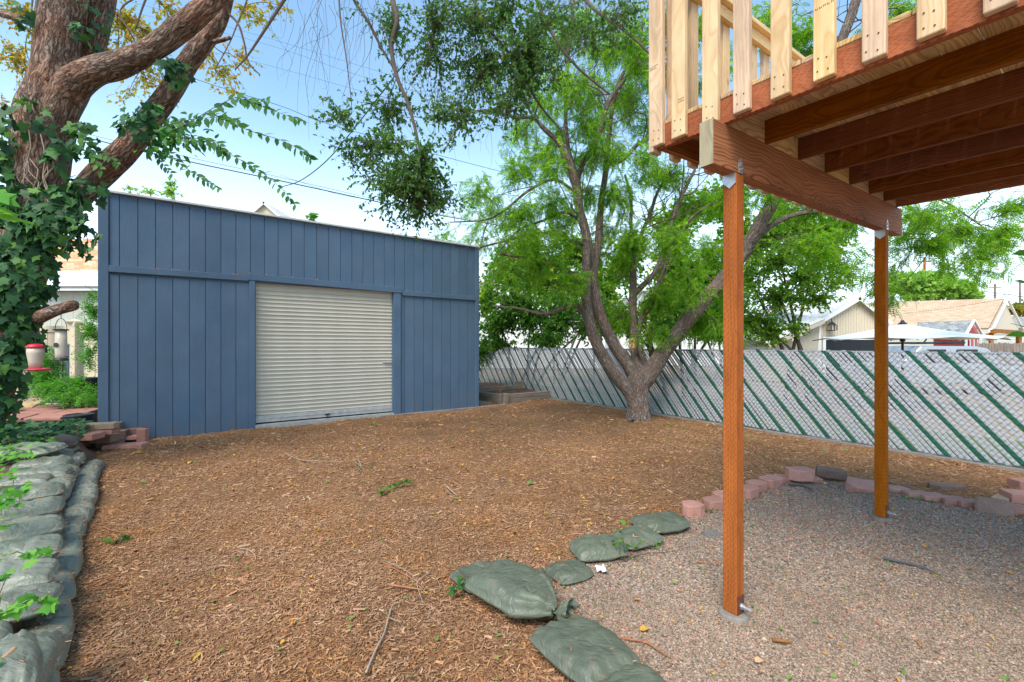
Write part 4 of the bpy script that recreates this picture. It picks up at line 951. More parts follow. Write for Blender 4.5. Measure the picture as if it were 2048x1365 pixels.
# neighbour's houses on the left
def slab(m, a, b, d, T): m.prism([a, b, b+d, a+d], np.cross(unit(b-a), unit(d)), T)
nb = thing('garage', P(120, 760, 15), 'grey-green panelled outbuilding with pale shingle roof behind the beige vinyl fence', 'garage')
YW = 15.5; x = vx(-60, YW); zt3 = P(0, 583, YW)[2]
while x < vx(300, YW):
    m = MB(); m.box(x, x+.395, YW, YW+.04, 0, zt3); m.build('siding_panel', MT['greywall'], nb, bevel=.004); x += .40
m = MB(); m.box(vx(-60, YW), vx(300, YW), YW+.045, YW+5, 0, zt3+.2); m.build('wall', MT['greywall'], nb)
m = MB(); m.box(vx(-64, YW), vx(304, YW), YW-.35, YW-.31, zt3-.02, zt3+.14); m.build('fascia', MT['white'], nb, bevel=.004)
def roof_plane(m, a, b, up, T=.05):
    """a-b eave, up = vector to ridge; tc.z runs along the eave, tc.x up the slope"""
    n = unit(np.cross(b-a, up)); n = n if n[2] > 0 else -n; v = [a, b, b+up, a+up]; lu = np.linalg.norm(up); lb = np.linalg.norm(b-a)
    tc = [(0, 0, 0), (0, 0, lb), (lu, 0, lb), (lu, 0, 0)]
    m.add(v+[q-n*T for q in v], [(0,1,2,3), (7,6,5,4), (0,4,5,1), (1,5,6,2), (2,6,7,3), (3,7,4,0)], tc+tc)
m = MB(); roof_plane(m, A3(vx(-66, YW), YW-.4, zt3+.13), A3(vx(306, YW), YW-.4, zt3+.13), A3(0, 2.6, .95)); m.build('roof', MT['shingle_pale'], nb)
hb2 = thing('house', P(150, 760, 24), 'house with steep orange-brown shingle roof far behind the left end of the shed', 'house')
YH = 24
m = MB(); roof_plane(m, P(60, 560, YH), P(235, 560, YH), P(60, 478, YH+3)-P(60, 560, YH)); m.build('roof', MT['shingle_orange'], hb2)
m = MB(); m.box(vx(70, YH), vx(228, YH), YH+.3, YH+6, 0, P(0, 556, YH)[2]); m.build('wall', MT['beige'], hb2)
# white gable peak above the shed roof
def house_gable(name, label, cat, xl, xr, ye, xp, yp, Y, dep, wall, roof, trim='white', over=.25, zbase=0):
    h = thing(name, P((xl+xr)/2, 700, Y)*A3(1,1,0), label, cat)
    L_, R_, K = P(xl, ye, Y), P(xr, ye, Y), P(xp, yp, Y)
    m = MB(); m.prism([A3(L_[0], Y, zbase), A3(R_[0], Y, zbase), R_, K, L_], A3(0, 1, 0), dep); m.build('wall', MT[wall], h)
    for E in (L_, R_):
        o = unit(E-K); m = MB(); e2 = E+o*over; f0 = A3(0, -over, 0)
        roof_plane(m, e2+f0+Z*.06, e2+f0+A3(0, dep+over*2, 0)+Z*.06, (K-e2)+Z*.0, .08); m.build('roof', MT[roof], h)
        m = MB(); n_ = unit(np.cross(o, A3(0, 1, 0))); n_ = n_ if n_[2] < 0 else -n_
        m.plank(K+f0-A3(0, .03, 0)+Z*.06-o*0, o, n_, A3(0, 1, 0), np.linalg.norm(e2-K), .16, .028); m.build('barge_board', MT[trim], h, bevel=.004)
    return h
house_gable('house', 'distant cream gable with white barge boards showing above the shed roof', 'house', 480, 580, 450, 531, 407, 34, 8, 'cream', 'shingle_pale')
# houses showing between the trees behind the slatted fence
house_gable('house', 'white rendered house glimpsed between branches right of the shed', 'house', 905, 1210, 592, 1060, 520, 30, 8, 'white', 'shingle_tan')
h2 = house_gable('house', 'pale house behind the multi-stemmed tree above the fence', 'house', 1240, 1480, 600, 1370, 545, 34, 8, 'white', 'shingle_pale')

# ================================================================== RIGHT BACKGROUND
YG_ = 20.5
gg = house_gable('garage', 'cream garage with board gable, wall lantern and open door behind the fence', 'garage', 1637, 1768, 642, 1711, 597, YG_, 7, 'cream', 'shingle_pale')
m = MB(); x = P(1642, 0, YG_)[0]
while x < P(1762, 0, YG_)[0]:
    m2 = MB(); tpx = (x+.06)/YG_*F+CX; ytop = 597+(642-597)*(abs(tpx-1711)/(1711-1637 if tpx < 1711 else 1768-1711)); zt4 = P(0, ytop+6, YG_)[2]
    zl = P(0, 672, YG_)[2]
    if zt4 > zl+.1: m2.box(x, x+.115, YG_-.02, YG_-.001, zl, zt4); m2.build('siding_board', MT['cream'], gg, bevel=.004)
    x += .125
x0_, x1_ = P(1650, 0, YG_)[0], P(1752, 0, YG_)[0]; zd = P(0, 680, YG_)[2]
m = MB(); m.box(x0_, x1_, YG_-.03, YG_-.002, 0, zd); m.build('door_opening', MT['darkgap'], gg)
m = MB(); m.box(x0_-.13, x1_+.13, YG_-.06, YG_-.025, zd, zd+.13); m.build('door_trim', MT['white'], gg)
for xx in (x0_-.13, x1_): m = MB(); m.box(xx, xx+.13, YG_-.06, YG_-.031, 0, zd-.002); m.build('door_trim', MT['white'], gg)
m = MB(); m.box(P(1632, 0, YG_)[0], P(1640, 0, YG_)[0], YG_-.08, YG_-.03, 0, P(0, 650, YG_)[2]); m.build('corner_board', MT['white'], gg)
lt = P(1664, 650, YG_-.25); ln = thing('wall_lantern', lt, 'black curled-bracket lantern on the cream gable', 'lantern')
m = MB(); m.box(lt[0]-.13, lt[0]+.13, lt[1]-.12, lt[1]+.12, P(0, 661, YG_)[2], P(0, 651, YG_)[2]); m.build('glass', MT['clear'], ln)
for dx in (-.14, 0, .12):
    m = MB(); m.box(lt[0]+dx, lt[0]+dx+.025, lt[1]-.15, lt[1]-.125, P(0, 662, YG_)[2], P(0, 651, YG_)[2]); m.build('frame_bar', MT['iron'], ln)
m = MB(); m.lathe([(.001, 0), (.22, 0), (.15, .08), (.05, .15), (.001, .16)], (lt[0], lt[1], P(0, 651, YG_)[2]), 4); m.build('cap', MT['iron'], ln)
m = MB(); m.lathe([(.001, 0), (.18, 0), (.18, .03), (.001, .03)], (lt[0], lt[1], P(0, 662.5, YG_)[2]), 4); m.build('base', MT['iron'], ln)
p = P(1664, 651, YG_-.25)+Z*.12; m = MB(); m.tube([p, p+Z*.16+A3(-.03, 0, 0), p+Z*.26+A3(-.14, .05, 0), p+Z*.2+A3(-.28, .1, 0), p+Z*.0+A3(-.33, .2, 0)], .02, 6); m.build('bracket', MT['iron'], ln)
# lean-to on the garage's left
lh = thing('lean_to', P(1590, 720, 19.5)*A3(1,1,0), 'low tan lean-to with sloping pale roof and string bulbs left of the cream garage', 'shed')
a, b = P(1530, 694, 19.3), P(1640, 645, 19.3)
for k in range(7):
    zz = .55+k*.19+.0; zt5 = zz+.18
    m = MB(); xl = a[0]+(b[0]-a[0])*np.clip((zt5-a[2])/(b[2]-a[2]), 0, 1)+.15
    if xl < b[0]-.2: m.box(xl, b[0], 19.5, 19.53, zz+.4, zt5+.4-.01); m.build('siding_board', MT['beige'], lh, bevel=.004)
m = MB(); m.prism([a, b, A3(b[0], 19.56, 0), A3(a[0], 19.56, 0)], A3(0, 1, 0), 3); m.build('wall', MT['beige'], lh)
m = MB(); d = unit(b-a); m.plank(a-Z*.06-A3(0, .3, 0), d, A3(0, 1, 0), Z, np.linalg.norm(b-a), .05, .17); m.build('fascia', MT['beige'], lh)
m = MB(); roof_plane(m, a+Z*.13-A3(.1, .3, 0), b+Z*.13-A3(0, .3, 0), A3(-.4, 4, .8)); m.build('roof', MT['shingle_pale'], lh)
sl = thing('string_lights', P(1590, 660, 18.9), 'two clear string light bulbs on a cord under the lean-to eave', 'string lights')
m = MB(); m.tube([P(1625, 660, 18.9), P(1612, 672, 18.9), P(1602, 664, 18.9), P(1592, 681, 18.9), P(1584, 672, 18.9)], .012, 5); m.build('cord', MT['black'], sl)
for px, py in ((1602, 671), (1586, 682)):
    m = MB(); q = P(px, py, 18.9); m.lathe([(.001, -.07), (.05, -.05), (.06, 0), (.03, .05), (.02, .1), (.001, .1)], q, 10); m.build('bulb', MT['clear'], sl, smooth=True)
# big tan shingled building
tb = thing('building', P(1900, 700, 33)*A3(1,1,0), 'long building with big tan shingle roof and open timber gable end', 'building')
A_, B_, C_, D_, E_ = P(1730, 606, 38), P(2008, 597, 34), P(1700, 656, 33), P(1977, 656, 29), P(2040, 660, 36)
m = MB(); v = [C_, D_, B_, A_]; lb = np.linalg.norm(D_-C_); lu = np.linalg.norm(B_-D_)
m.add(v+[q-Z*.12 for q in v], [(0,1,2,3), (7,6,5,4), (0,4,5,1), (1,5,6,2), (2,6,7,3), (3,7,4,0)], [(0,0,0),(0,0,lb),(lu,0,lb),(lu,0,0)]*2); m.build('roof', MT['shingle_tan'], tb)
gx_ = unit(E_-D_)
m = MB(); m.prism([D_+gx_*.3-Z*.05, E_-gx_*.3-Z*.05, B_-Z*.25], unit(C_-D_), .1); m.build('gable', MT['cream'], tb)
for a_, b_ in ((B_, D_), (B_, E_)):
    m = MB(); m.tube([a_+A3(.1, -.15, -.05), b_+A3(.1, -.15, -.05)], .09, 4); m.build('barge_board', MT['white'], tb)
m = MB(); m.plank(D_-Z*.35+A3(.1, 0, 0), gx_, Z, unit(np.cross(gx_, Z)), np.linalg.norm(E_-D_)-.3, .22, .2); m.build('tie_beam', MT['stain_plain'], tb)
for q, s2 in ((D_+gx_*.5, 1), (E_-gx_*.6, -1)):
    m = MB(); m.box(q[0]-.12, q[0]+.12, q[1]-.12, q[1]+.12, 0, q[2]-.3); m.build('post', MT['stain_plain'], tb)
    m = MB(); m.tube([q-Z*1.1, q-Z*.4+gx_*.8*s2], .08, 4); m.build('brace', MT['stain_plain'], tb)
    m = MB(); m.tube([q-Z*1.1-gx_*.05*s2, q-Z*.4-gx_*.9*s2], .08, 4); m.build('brace', MT['stain_plain'], tb)
m = MB(); m.prism([C_+Z*-.1, D_-Z*.1, D_*A3(1,1,0), C_*A3(1,1,0)], A3(.1, 1, 0), 2.5); m.build('wall', MT['greywall'], tb)
gh3 = thing('house', P(2080, 700, 40)*A3(1,1,0), 'pale horizontal-sided building with dark grey roof at the right picture edge', 'house')
for k in range(14):
    m = MB(); z0 = .2+k*.22; m.box(P(1985, 0, 40)[0], P(2200, 0, 40)[0], 40, 40.04, z0, z0+.2); m.build('siding_board', MT['greywall'], gh3)
m = MB(); roof_plane(m, P(1985, 657, 39.6), P(2200, 657, 39.6), P(2000, 634, 43)-P(2000, 657, 39.6)); m.build('roof', MT['shingle_grey'], gh3)
# red shed
rs = thing('shed', P(1920, 700, 24)*A3(1,1,0), 'small red shed with white trim, double doors and grey shingle roof', 'shed')
D0, K0, E0 = P(1899, 684, 23), P(1944, 643, 24), P(1958, 675, 25.5); D0 = P(1922, 668, 23)
lf, pk, rt = P(1927, 668, 23), P(1944, 643, 24), P(1960, 671, 25)
m = MB(); m.prism([lf, pk, rt, rt*A3(1,1,0), lf*A3(1,1,0)], A3(-.2, 1, 0), .1); m.build('gable_wall', MT['red'], rs)
m = MB(); wl = P(1870, 668, 24.5); m.prism([wl, lf-A3(.05,0,0), (lf-A3(.05,0,0))*A3(1,1,0), wl*A3(1,1,0)], A3(.1, 1, 0), .1); m.build('wall', MT['red'], rs)
m = MB(); e0 = P(1842, 668, 25); e1 = P(1930, 670, 22.6); r1 = P(1944, 641, 23.6); r0 = P(1835, 645, 26)
v = [e0, e1, r1, r0]; m.add(v+[q-Z*.1 for q in v], [(0,1,2,3), (7,6,5,4), (0,4,5,1), (1,5,6,2), (2,6,7,3), (3,7,4,0)], [(0,0,0),(0,0,3),(1.2,0,3),(1.2,0,0)]*2); m.build('roof', MT['shingle_grey'], rs)
for a_, b_ in ((r1, P(1926, 672, 22.5)), (r1, P(1963, 674, 24.7))):
    m = MB(); m.tube([a_-A3(0,.1,0), b_-A3(0,.1,0)], .075, 4); m.build('barge_board', MT['white'], rs)
g0, g1 = lf*A3(1,1,0), rt*A3(1,1,0); gd = unit(g1-g0); gn = unit(np.cross(gd, Z)); gl = np.linalg.norm(g1-g0)
for k in (.0, .86): m = MB(); m.plank(g0+gd*gl*k+gn*.03, Z, gd, gn, 2.0, .14*gl, .03); m.build('corner_board', MT['white'], rs)
for k in (.30, .52): m = MB(); m.plank(g0+gd*gl*k+gn*.03, Z, gd, gn, 1.85, gl*.2, .03); m.build('door', MT['red'], rs, bevel=.01)
for k in (.27, .5, .73): m = MB(); m.plank(g0+gd*gl*k+gn*.05, Z, gd, gn, 1.9, gl*.025, .03); m.build('door_trim', MT['white'], rs)
# wooden picket fence
pf = thing('wooden_fence', P(2010, 700, 21)*A3(1,1,0), 'weathered brown wooden picket fence right of the red shed', 'fence')
x = P(1953, 0, 21)[0]
while x < P(2120, 0, 21)[0]:
    m = MB(); h_ = P(0, 686, 21)[2]+random.uniform(-.03, .02); m.prism([A3(x, 21, 0), A3(x+.13, 21, 0), A3(x+.13, 21, h_-.04), A3(x+.1, 21, h_), A3(x+.03, 21, h_), A3(x, 21, h_-.04)], A3(0,1,0), .02); m.build('picket', MT['fencewood'], pf); x += .145
for zz in (.4, 1.35): m = MB(); m.box(P(1953, 0, 21)[0], P(2120, 0, 21)[0], 21.022, 21.06, zz, zz+.09); m.build('rail', MT['fencewood'], pf)
# umbrella
YU = 11.5; uc = P(1805, 648, YU); um = thing('patio_umbrella', uc*A3(1,1,0), 'open white patio umbrella standing beyond the slatted fence', 'umbrella')
Ru = 150/F*YU; ez = P(0, 680, YU)[2]; n8 = 8; rim = [A3(uc[0]+Ru*math.cos(a), YU+Ru*math.sin(a), ez+.0) for a in [2*math.pi*k/n8+.2 for k in range(n8)]]
v = [uc]+rim+[(uc*A3(.6,.6,1)+(rim[k]*A3(.4,.4,1)*0+rim[k]*A3(.4,.4,0)))*1.0 for k in range(n8)]
ring = [uc*.55+rim[k]*.45-Z*.02 for k in range(n8)]; mid = [(rim[k]+rim[(k+1) % n8])/2+Z*.05 for k in range(n8)]
for k in range(n8):   # each canopy panel, slightly hollow between the ribs
    a, b = rim[k], rim[(k+1) % n8]; ra, rb = ring[k], ring[(k+1) % n8]
    m = MB(); vv = [uc, ra, rb, a, b, mid[k], (ra+rb)/2-Z*.03]
    m.add(vv, [(0, 1, 6), (0, 6, 2), (1, 3, 5, 6), (6, 5, 4, 2)]); o = m.build('canopy_panel', MT['canvas'], um); sdf = o.modifiers.new('t', 'SOLIDIFY'); sdf.thickness = .004
    m = MB(); m.tube([uc-Z*.03, ra-Z*.03, a-Z*.02], .012, 5); m.build('rib', MT['dull'], um)
m = MB(); m.tube([A3(uc[0], YU, 0), uc-Z*.02], .028, 10); m.build('pole', MT['iron'], um)
m = MB(); m.lathe([(.001, 0), (.05, 0), (.06, .03), (.035, .1), (.001, .1)], (uc[0], YU, ez-.05), 10); m.build('hub', MT['iron'], um)
m = MB(); m.lathe([(.001, -.04), (.09, -.05), (.10, .0), (.05, .04), (.03, .09), (.001, .1)], uc, 10); m.build('finial', MT['iron'], um)
m = MB(); m.lathe([(.001, 0), (.3, 0), (.3, .06), (.05, .1), (.05, .3), (.001, .3)], (uc[0], YU, 0), 20); m.build('base', MT['iron'], um)
# parked car with roof rack
YC = 15.5; cx0, cx1 = P(1770, 0, YC)[0], P(1930, 0, YC)[0]; rz_ = P(0, 692, YC)[2]
car = thing('parked_car', A3((cx0+cx1)/2, YC, 0), 'silver car with black roof rack, its roof just showing over the slatted fence', 'car')
ln_ = cx1-cx0+2.0; xa = cx0-1.0
m = MB(); m.prism([A3(xa+ln_*u_, YC-.85, z_) for u_, z_ in ((0,.3),(0,.75),(.04,.9),(.22,.98),(.78,1.0),(.97,.88),(1,.7),(1,.3))], A3(0,1,0), 1.75); m.build('body', MT['carpaint'], car, bevel=.06, seg=3)
m = MB(); m.prism([A3(xa+ln_*u_, YC-.7, z_) for u_, z_ in ((.2,.96),(.34,rz_-.02),(.42,rz_),(.72,rz_-.01),(.8,rz_-.08),(.92,.97))], A3(0,1,0), 1.45); m.build('cabin', MT['carpaint'], car, bevel=.05, seg=3)
for u0, u1 in ((.34, .52), (.545, .74)):
    m = MB(); m.prism([A3(xa+ln_*u0, YC-.706, 1.0), A3(xa+ln_*u1, YC-.706, 1.0), A3(xa+ln_*(u1-.01), YC-.706, rz_-.12), A3(xa+ln_*(u0+.04), YC-.706, rz_-.12)], A3(0,1,0), .01); m.build('window', MT['glassdark'], car)
for u_ in (.18, .82):
    for yy in (YC-.86, YC+.72):
        m = MB(); c_ = A3(xa+ln_*u_, yy, .32); m.tube([c_, c_+A3(0, .2, 0)], .32, 24); m.build('wheel', MT['black'], car, bevel=.02)
for yy in (YC-.5, YC+.5):
    m = MB(); m.tube([P(1795, 687, YC)*A3(1,0,1)+A3(0, yy, 0), P(1900, 686, YC)*A3(1,0,1)+A3(0, yy, 0)], .035, 6); m.build('rack_bar', MT['iron'], car)
for px in (1815, 1865):
    m = MB(); q = P(px, 686, YC); m.cbox(q, A3(1,0,0), A3(0,1,0), Z, .28, 1.2, .05); m.build('rack_cradle', MT['iron'], car, bevel=.01)
    m = MB(); m.tube([q+A3(.1,-.5,0), q+A3(.2,-.5,.13)], .025, 6); m.build('rack_arm', MT['black'], car)
# utility poles
for px, py, ph, Y, mt, lb in ((1849, 600, 515, 52, 'stain', 'orange-brown utility pole rising above the tan roof'), (1990, 596, 568, 60, 'fencewood', 'short dark utility pole between the tan roof and the picture edge'), (2040, 600, 560, 70, 'fencewood', 'slim distant utility pole at the right picture edge')):
    t_ = thing('utility_pole', P(px, py, Y)*A3(1,1,0), lb, 'utility pole'); m = MB(); top = P(px, ph, Y); m.tube([top*A3(1,1,0), top], [.17, .12], 10); m.build('pole', MT[mt], t_)
    m = MB(); m.cbox(top-Z*.5, A3(1,0,0), A3(0,1,0), Z, 1.6, .1, .12); m.build('cross_arm', MT[mt], t_)

# ================================================================== OVERHEAD WIRES
def cable(pts, r, label, mat='cable', sag=0):
    p = smooth_path([P(*q) for q in pts], 8); m = MB(); m.tube(p, r, 5, cap=False); return tag(m.build('power_line', MT[mat]), label, 'cable')
cable([(-200,180,24),(210,285,22),(370,322,21),(560,362,21),(750,403,22),(890,433,24),(1300,500,30)], .026, 'thickest black cable bundle sagging above the shed roof')
cable([(-200,176,24.1),(210,277,22.1),(390,318,21.1),(560,355,21.1),(750,399,22.1),(880,429,24.1),(1300,495,30)], .010, 'thin line running just above the thick cable bundle')
cable([(-200,-30,26),(200,95,24),(440,175,23),(560,212,23),(640,243,23),(760,278,24),(930,325,26),(1300,420,32)], .014, 'grey line with dark splice crossing the sky above the leaf spray')
cable([(0,-60,30),(440,50,28),(720,132,28),(900,185,30),(1300,290,36)], .007, 'uppermost faint wire across the blue sky')
cable([(0,-30,30),(470,72,28),(720,152,28),(900,202,30),(1300,310,36)], .007, 'faint wire just below the uppermost one')
cable([(0,20,30),(440,108,28),(720,182,28),(900,232,30),(1300,335,36)], .007, 'third faint wire above the grey spliced line')
cable([(980,-90,7),(905,0,7.4),(840,86,8),(780,165,8.6),(700,268,9.6),(650,325,10.4),(600,362,11.5),(560,375,13)], .012, 'black drop cable running diagonally down through the hanging foliage')
cable([(740,400,22),(680,390,22),(640,378,22),(560,350,23)], .007, 'short slack wire branching from the thick bundle')
cable([(1785,560,50),(1900,575,48),(2048,594,46)], .03, 'thin dark wire in front of the distant green tree')
cable([(1780,604,30),(1900,598,29),(2060,586,28)], .012, 'wire crossing in front of the tan roof ridge')
cable([(1790,630,30),(1900,616,29),(2060,590,28)], .009, 'lower wire crossing the tan shingle roof')
cable([(1700,520,46),(1849,528,50),(2060,515,54)], .03, 'pale distant wire near the top of the orange-brown pole', 'dull')

# ================================================================== VEGETATION
def lq(n=1): pass
T_DIAMOND = (np.array([(0,0,0),(.5,.5,.06),(1,0,0),(.45,-.5,.06)]), np.array([(0,3,2,1)]))
T_OVATE = (np.array([(0,0,0),(.22,.36,.05),(.55,.38,.06),(1,0,-.06),(.55,-.38,.06),(.22,-.36,.05),(.5,0,0)]), np.array([(0,6,1),(1,6,2),(2,6,3),(3,6,4),(4,6,5),(5,6,0)]))
_iv = [(0,0),(-.16,.22),(-.08,.5),(.22,.40),(.42,.62),(.55,.28),(1,0)]
_iv = _iv+[(x, -y) for x, y in _iv[-2:0:-1]]
T_IVY = (np.array([(x, y, .05*abs(y)-.09*x*x) for x, y in _iv]+[(.35, 0, .05)]), np.array([(i, 12, (i+1) % 12) for i in range(12)]))
def frond_template(pairs=7, lw=.085, ll=.19, droop=.22):
    v = []; f = []
    for i in range(pairs):
        x = .12+.86*i/(pairs-1); z = -droop*x*x; s_ = (1-.45*abs(2*i/(pairs-1)-.9))
        for sd_ in (1, -1):
            b = len(v); L_ = ll*s_; v += [(x, 0, z), (x+lw, sd_*L_*.45, z+.01), (x+.05, sd_*L_, z-.03), (x-lw*.5, sd_*L_*.5, z+.01)]
            f.append((b, b+1, b+2, b+3) if sd_ > 0 else (b, b+3, b+2, b+1))
    b = len(v); v += [(0, .006, 0), (0, -.006, 0), (1, -.002, -droop), (1, .002, -droop)]; f.append((b, b+1, b+2, b+3))
    return np.array(v), np.array(f)
T_FROND = frond_template()
T_COMP = frond_template(4, .10, .30, .12)
def limb(pts): return smooth_path([list(P(px, py, Y))+[r*Y/F] for px, py, Y, r in pts], 7)
def add_limb(mb, pth, seg=8, amp=.12, fr=3, flute=0):
    mb.tube(pth[:, :3], list(pth[:, 3]), seg, amp, fr, flute=flute)
class Veg:
    def __init__(s): s.tw = []; s.C = []; s.X = []; s.N = []; s.S = []
    def leaf(s, c, x, n, sz): s.C.append(c); s.X.append(x); s.N.append(n); s.S.append(sz)
    def twig(s, a, b, r, jit=.08, n=6, sagz=0.0):
        L_ = np.linalg.norm(b-a); k1 = RNG.normal(0, jit*L_, 3); k2 = RNG.normal(0, jit*.5*L_, 3); t = np.linspace(0, 1, n)[:, None]
        p = a+(b-a)*t+k1*(4*t*(1-t))*.5+k2*np.sin(t*2*math.pi)+Z*(-sagz*L_*(t*t)+sagz*L_*t)
        s.tw.append((p, np.linspace(r, r*.35, n))); return p
    def blob(s, limbs, px, py, Y, rx, ry, rz, n_tw, per, size, droop=.4, twl=.45, main_r=.014, flat=.6, tr=.004, leaf_up=.5):
        c = P(px, py, Y); R = A3(rx*Y/F, rz, ry*Y/F)
        anchor = None
        if limbs is not None:
            d = np.linalg.norm(limbs[:, :3]-c, axis=1)+RNG.random(len(limbs))*.25; anchor = limbs[int(np.argmin(d)), :3]
            main = s.twig(anchor, c+RNG.normal(0, .15, 3)*R, main_r, .12, 8)
        for i in range(n_tw):
            e = rdir(1)[0]*RNG.random()**.4*R+c
            if limbs is not None: st = main[RNG.integers(3, 8)]+RNG.normal(0, .04, 3)
            else: st = c+RNG.normal(0, .3, 3)*R
            if np.linalg.norm(e-st) > twl*2.2: st = e+(st-e)*(twl*2.2/np.linalg.norm(e-st))
            pth = s.twig(st, e-Z*droop*.3*R[2], tr, .12, 6, .12)
            for k in range(per):
                t = .15+.85*RNG.random(); j = t*5; i0 = min(4, int(j)); q = pth[i0]+(pth[i0+1]-pth[i0])*(j-i0); d = unit(pth[i0+1]-pth[i0])
                x = unit(d*.7+RNG.normal(0, .75, 3)-Z*droop); nn = unit(Z*leaf_up+RNG.normal(0, .6, 3)); s.leaf(q, x, nn, size*RNG.uniform(.6, 1.25))
    def build(s, parent, tmpl, mat, wscale=.5, bark='twig', crown='crown', twigs='twigs', label=None):
        if s.C:
            S = np.array(s.S); w = np.c_[S, S*wscale, S*wscale]
            v, f = scatter(tmpl[0], tmpl[1], np.array(s.C), np.array(s.X), np.array(s.N), w)
            o = np_mesh(crown, v, f, mat, parent)
            if parent is not None: o['kind'] = 'stuff'
            s.o = o
        if s.tw:
            V_ = []; F_ = []; nb = 0; T_ = []
            for p, r in s.tw:
                n = len(p); d = np.gradient(p, axis=0); d /= np.linalg.norm(d, axis=1)[:, None]+1e-9
                x = np.cross(d, A3(.3, .5, .81)); x /= np.linalg.norm(x, axis=1)[:, None]+1e-9; y = np.cross(d, x)
                ring = np.stack([p+(x*math.cos(a)+y*math.sin(a))*r[:, None] for a in (0, 2.094, 4.189)], 1).reshape(-1, 3)
                i = np.arange(n-1)[:, None]*3+np.arange(3); j = np.arange(n-1)[:, None]*3+(np.arange(3)+1) % 3
                F_.append(np.stack([i, j, j+3, i+3], -1).reshape(-1, 4)+nb); V_.append(ring); nb += len(ring)
            o = np_mesh(twigs, np.concatenate(V_), np.concatenate(F_), MT[bark], parent, smooth=True)
            if parent is not None: o['kind'] = 'stuff'

# ---- the ivy-clad tree on the left
lt = thing('ivy_clad_tree', G(10, 868, .4), 'big leaning rugged tree wrapped in dark ivy at the left edge', 'tree')
Lp = dict(
 trunk=[(-75,905,5.9,58),(-50,820,5.85,52),(-12,700,5.8,50),(25,590,5.75,46),(56,490,5.7,45),(74,390,5.65,46),(84,300,5.6,50),(92,235,5.6,52),(106,170,5.6,44),(114,120,5.6,39),(124,50,5.6,38),(136,-20,5.6,38),(150,-140,5.6,34)],
 stem2=[(105,270,5.8,26),(146,185,5.9,28),(176,110,5.9,27),(190,50,5.9,27),(203,-10,5.9,27),(215,-120,5.9,24)],
 limb1=[(105,265,5.6,32),(142,178,5.5,33),(185,145,5.4,29),(222,135,5.3,28),(268,117,5.2,25),(315,92,5.1,23),(352,64,5.05,24),(398,26,5.0,23),(436,-8,5.0,20),(520,-90,5.0,16),(640,-160,5.1,12),(780,-190,5.3,10),(950,-170,5.6,8)],
 limb2=[(70,480,5.6,30),(112,432,5.6,25),(165,385,5.6,22),(210,340,5.6,24),(255,296,5.6,22),(295,245,5.6,20),(333,195,5.55,19),(372,132,5.5,18),(405,88,5.5,17),(435,45,5.5,15),(452,-5,5.5,13),(470,-90,5.5,11)],
 stub=[(45,652,5.5,13),(85,632,5.2,12),(115,620,5.0,11.5),(146,611,4.85,11)],
 left=[(80,52,5.6,8),(40,38,5.7,7),(0,27,5.8,6.5),(-60,10,6,6)],
 knob=[(428,84,5.5,5),(445,80,5.45,4),(460,76,5.4,3.5)],
 small=[(440,15,5.5,2.6),(474,45,5.5,2.2),(488,85,5.5,1.8),(497,125,5.5,1.4),(520,150,5.4,1)],
 dark=[(575,-10,5.2,3.4),(548,32,5.2,2.8),(520,75,5.2,2.3),(495,112,5.2,1.8),(470,140,5.2,1.1)],
)
LL = {k: limb([(x, y, Y_, r*(.88 if k in ('trunk', 'limb1', 'stem2') else 1)) for x, y, Y_, r in v]) for k, v in Lp.items()}
m = MB()
add_limb(m, LL['trunk'], 44, .10, 2.2); t_o = m.build('trunk', MT['bark_red'], lt, smooth=True)
for k in ('stem2', 'limb1', 'limb2', 'left', 'knob', 'small', 'dark'):
    m = MB(); add_limb(m, LL[k], 26 if k in ('stem2', 'limb1', 'limb2') else 8, .07, 2.5); m.build('limb', MT['bark_red'] if k not in ('small', 'dark') else MT['twig'], lt, smooth=True)
m = MB(); add_limb(m, LL['stub'], 16, .12, 2.5); sb_ = m.build('sawn_branch', MT['bark_red'], lt, smooth=True)
# ivy: leaves on shells round trunk and in drooping mats
iv = Veg()
def ivy_patch(px, py, Y, rx, ry, n, size=.115, depth=.35, out=1.0):
    c = P(px, py, Y)
    for i in range(n):
        d = rdir(1)[0]; d[1] = -abs(d[1])*.9; d = unit(d); rr = RNG.uniform(.78, 1.04)
        p = c+d*A3(rx*Y/F, depth, ry*Y/F)*rr
        nn = unit(d*A3(1, 1, .5)+Z*.45+RNG.normal(0, .28, 3)); x = unit(-Z*.9+RNG.normal(0, .5, 3)+d*.25)
        iv.leaf(p, x, nn, size*RNG.uniform(.6, 1.2))
for a in [(30,300,5.55,55,45,120),(12,360,5.5,45,60,130),(95,415,5.35,88,42,270),(120,455,5.3,62,45,200),(50,480,5.3,80,60,250),(62,545,5.3,62,55,230),(35,600,5.3,66,62,250),(25,665,5.3,66,60,240),(20,725,5.3,58,45,190),(2,780,5.3,48,50,170),(-12,840,5.3,40,45,140),
          (150,330,5.35,22,38,34),(185,285,5.35,26,34,26),(195,385,5.4,26,24,34),(365,155,5.25,24,17,44),(325,240,5.35,20,22,20),(205,30,5.75,18,40,22),(195,90,5.75,16,22,14),(60,240,5.3,22,40,26),(300,255,5.3,40,22,26),(120,250,5.3,30,30,7),(75,50,5.5,16,22,16),(290,265,5.2,36,22,26)]:
    ivy_patch(*a)
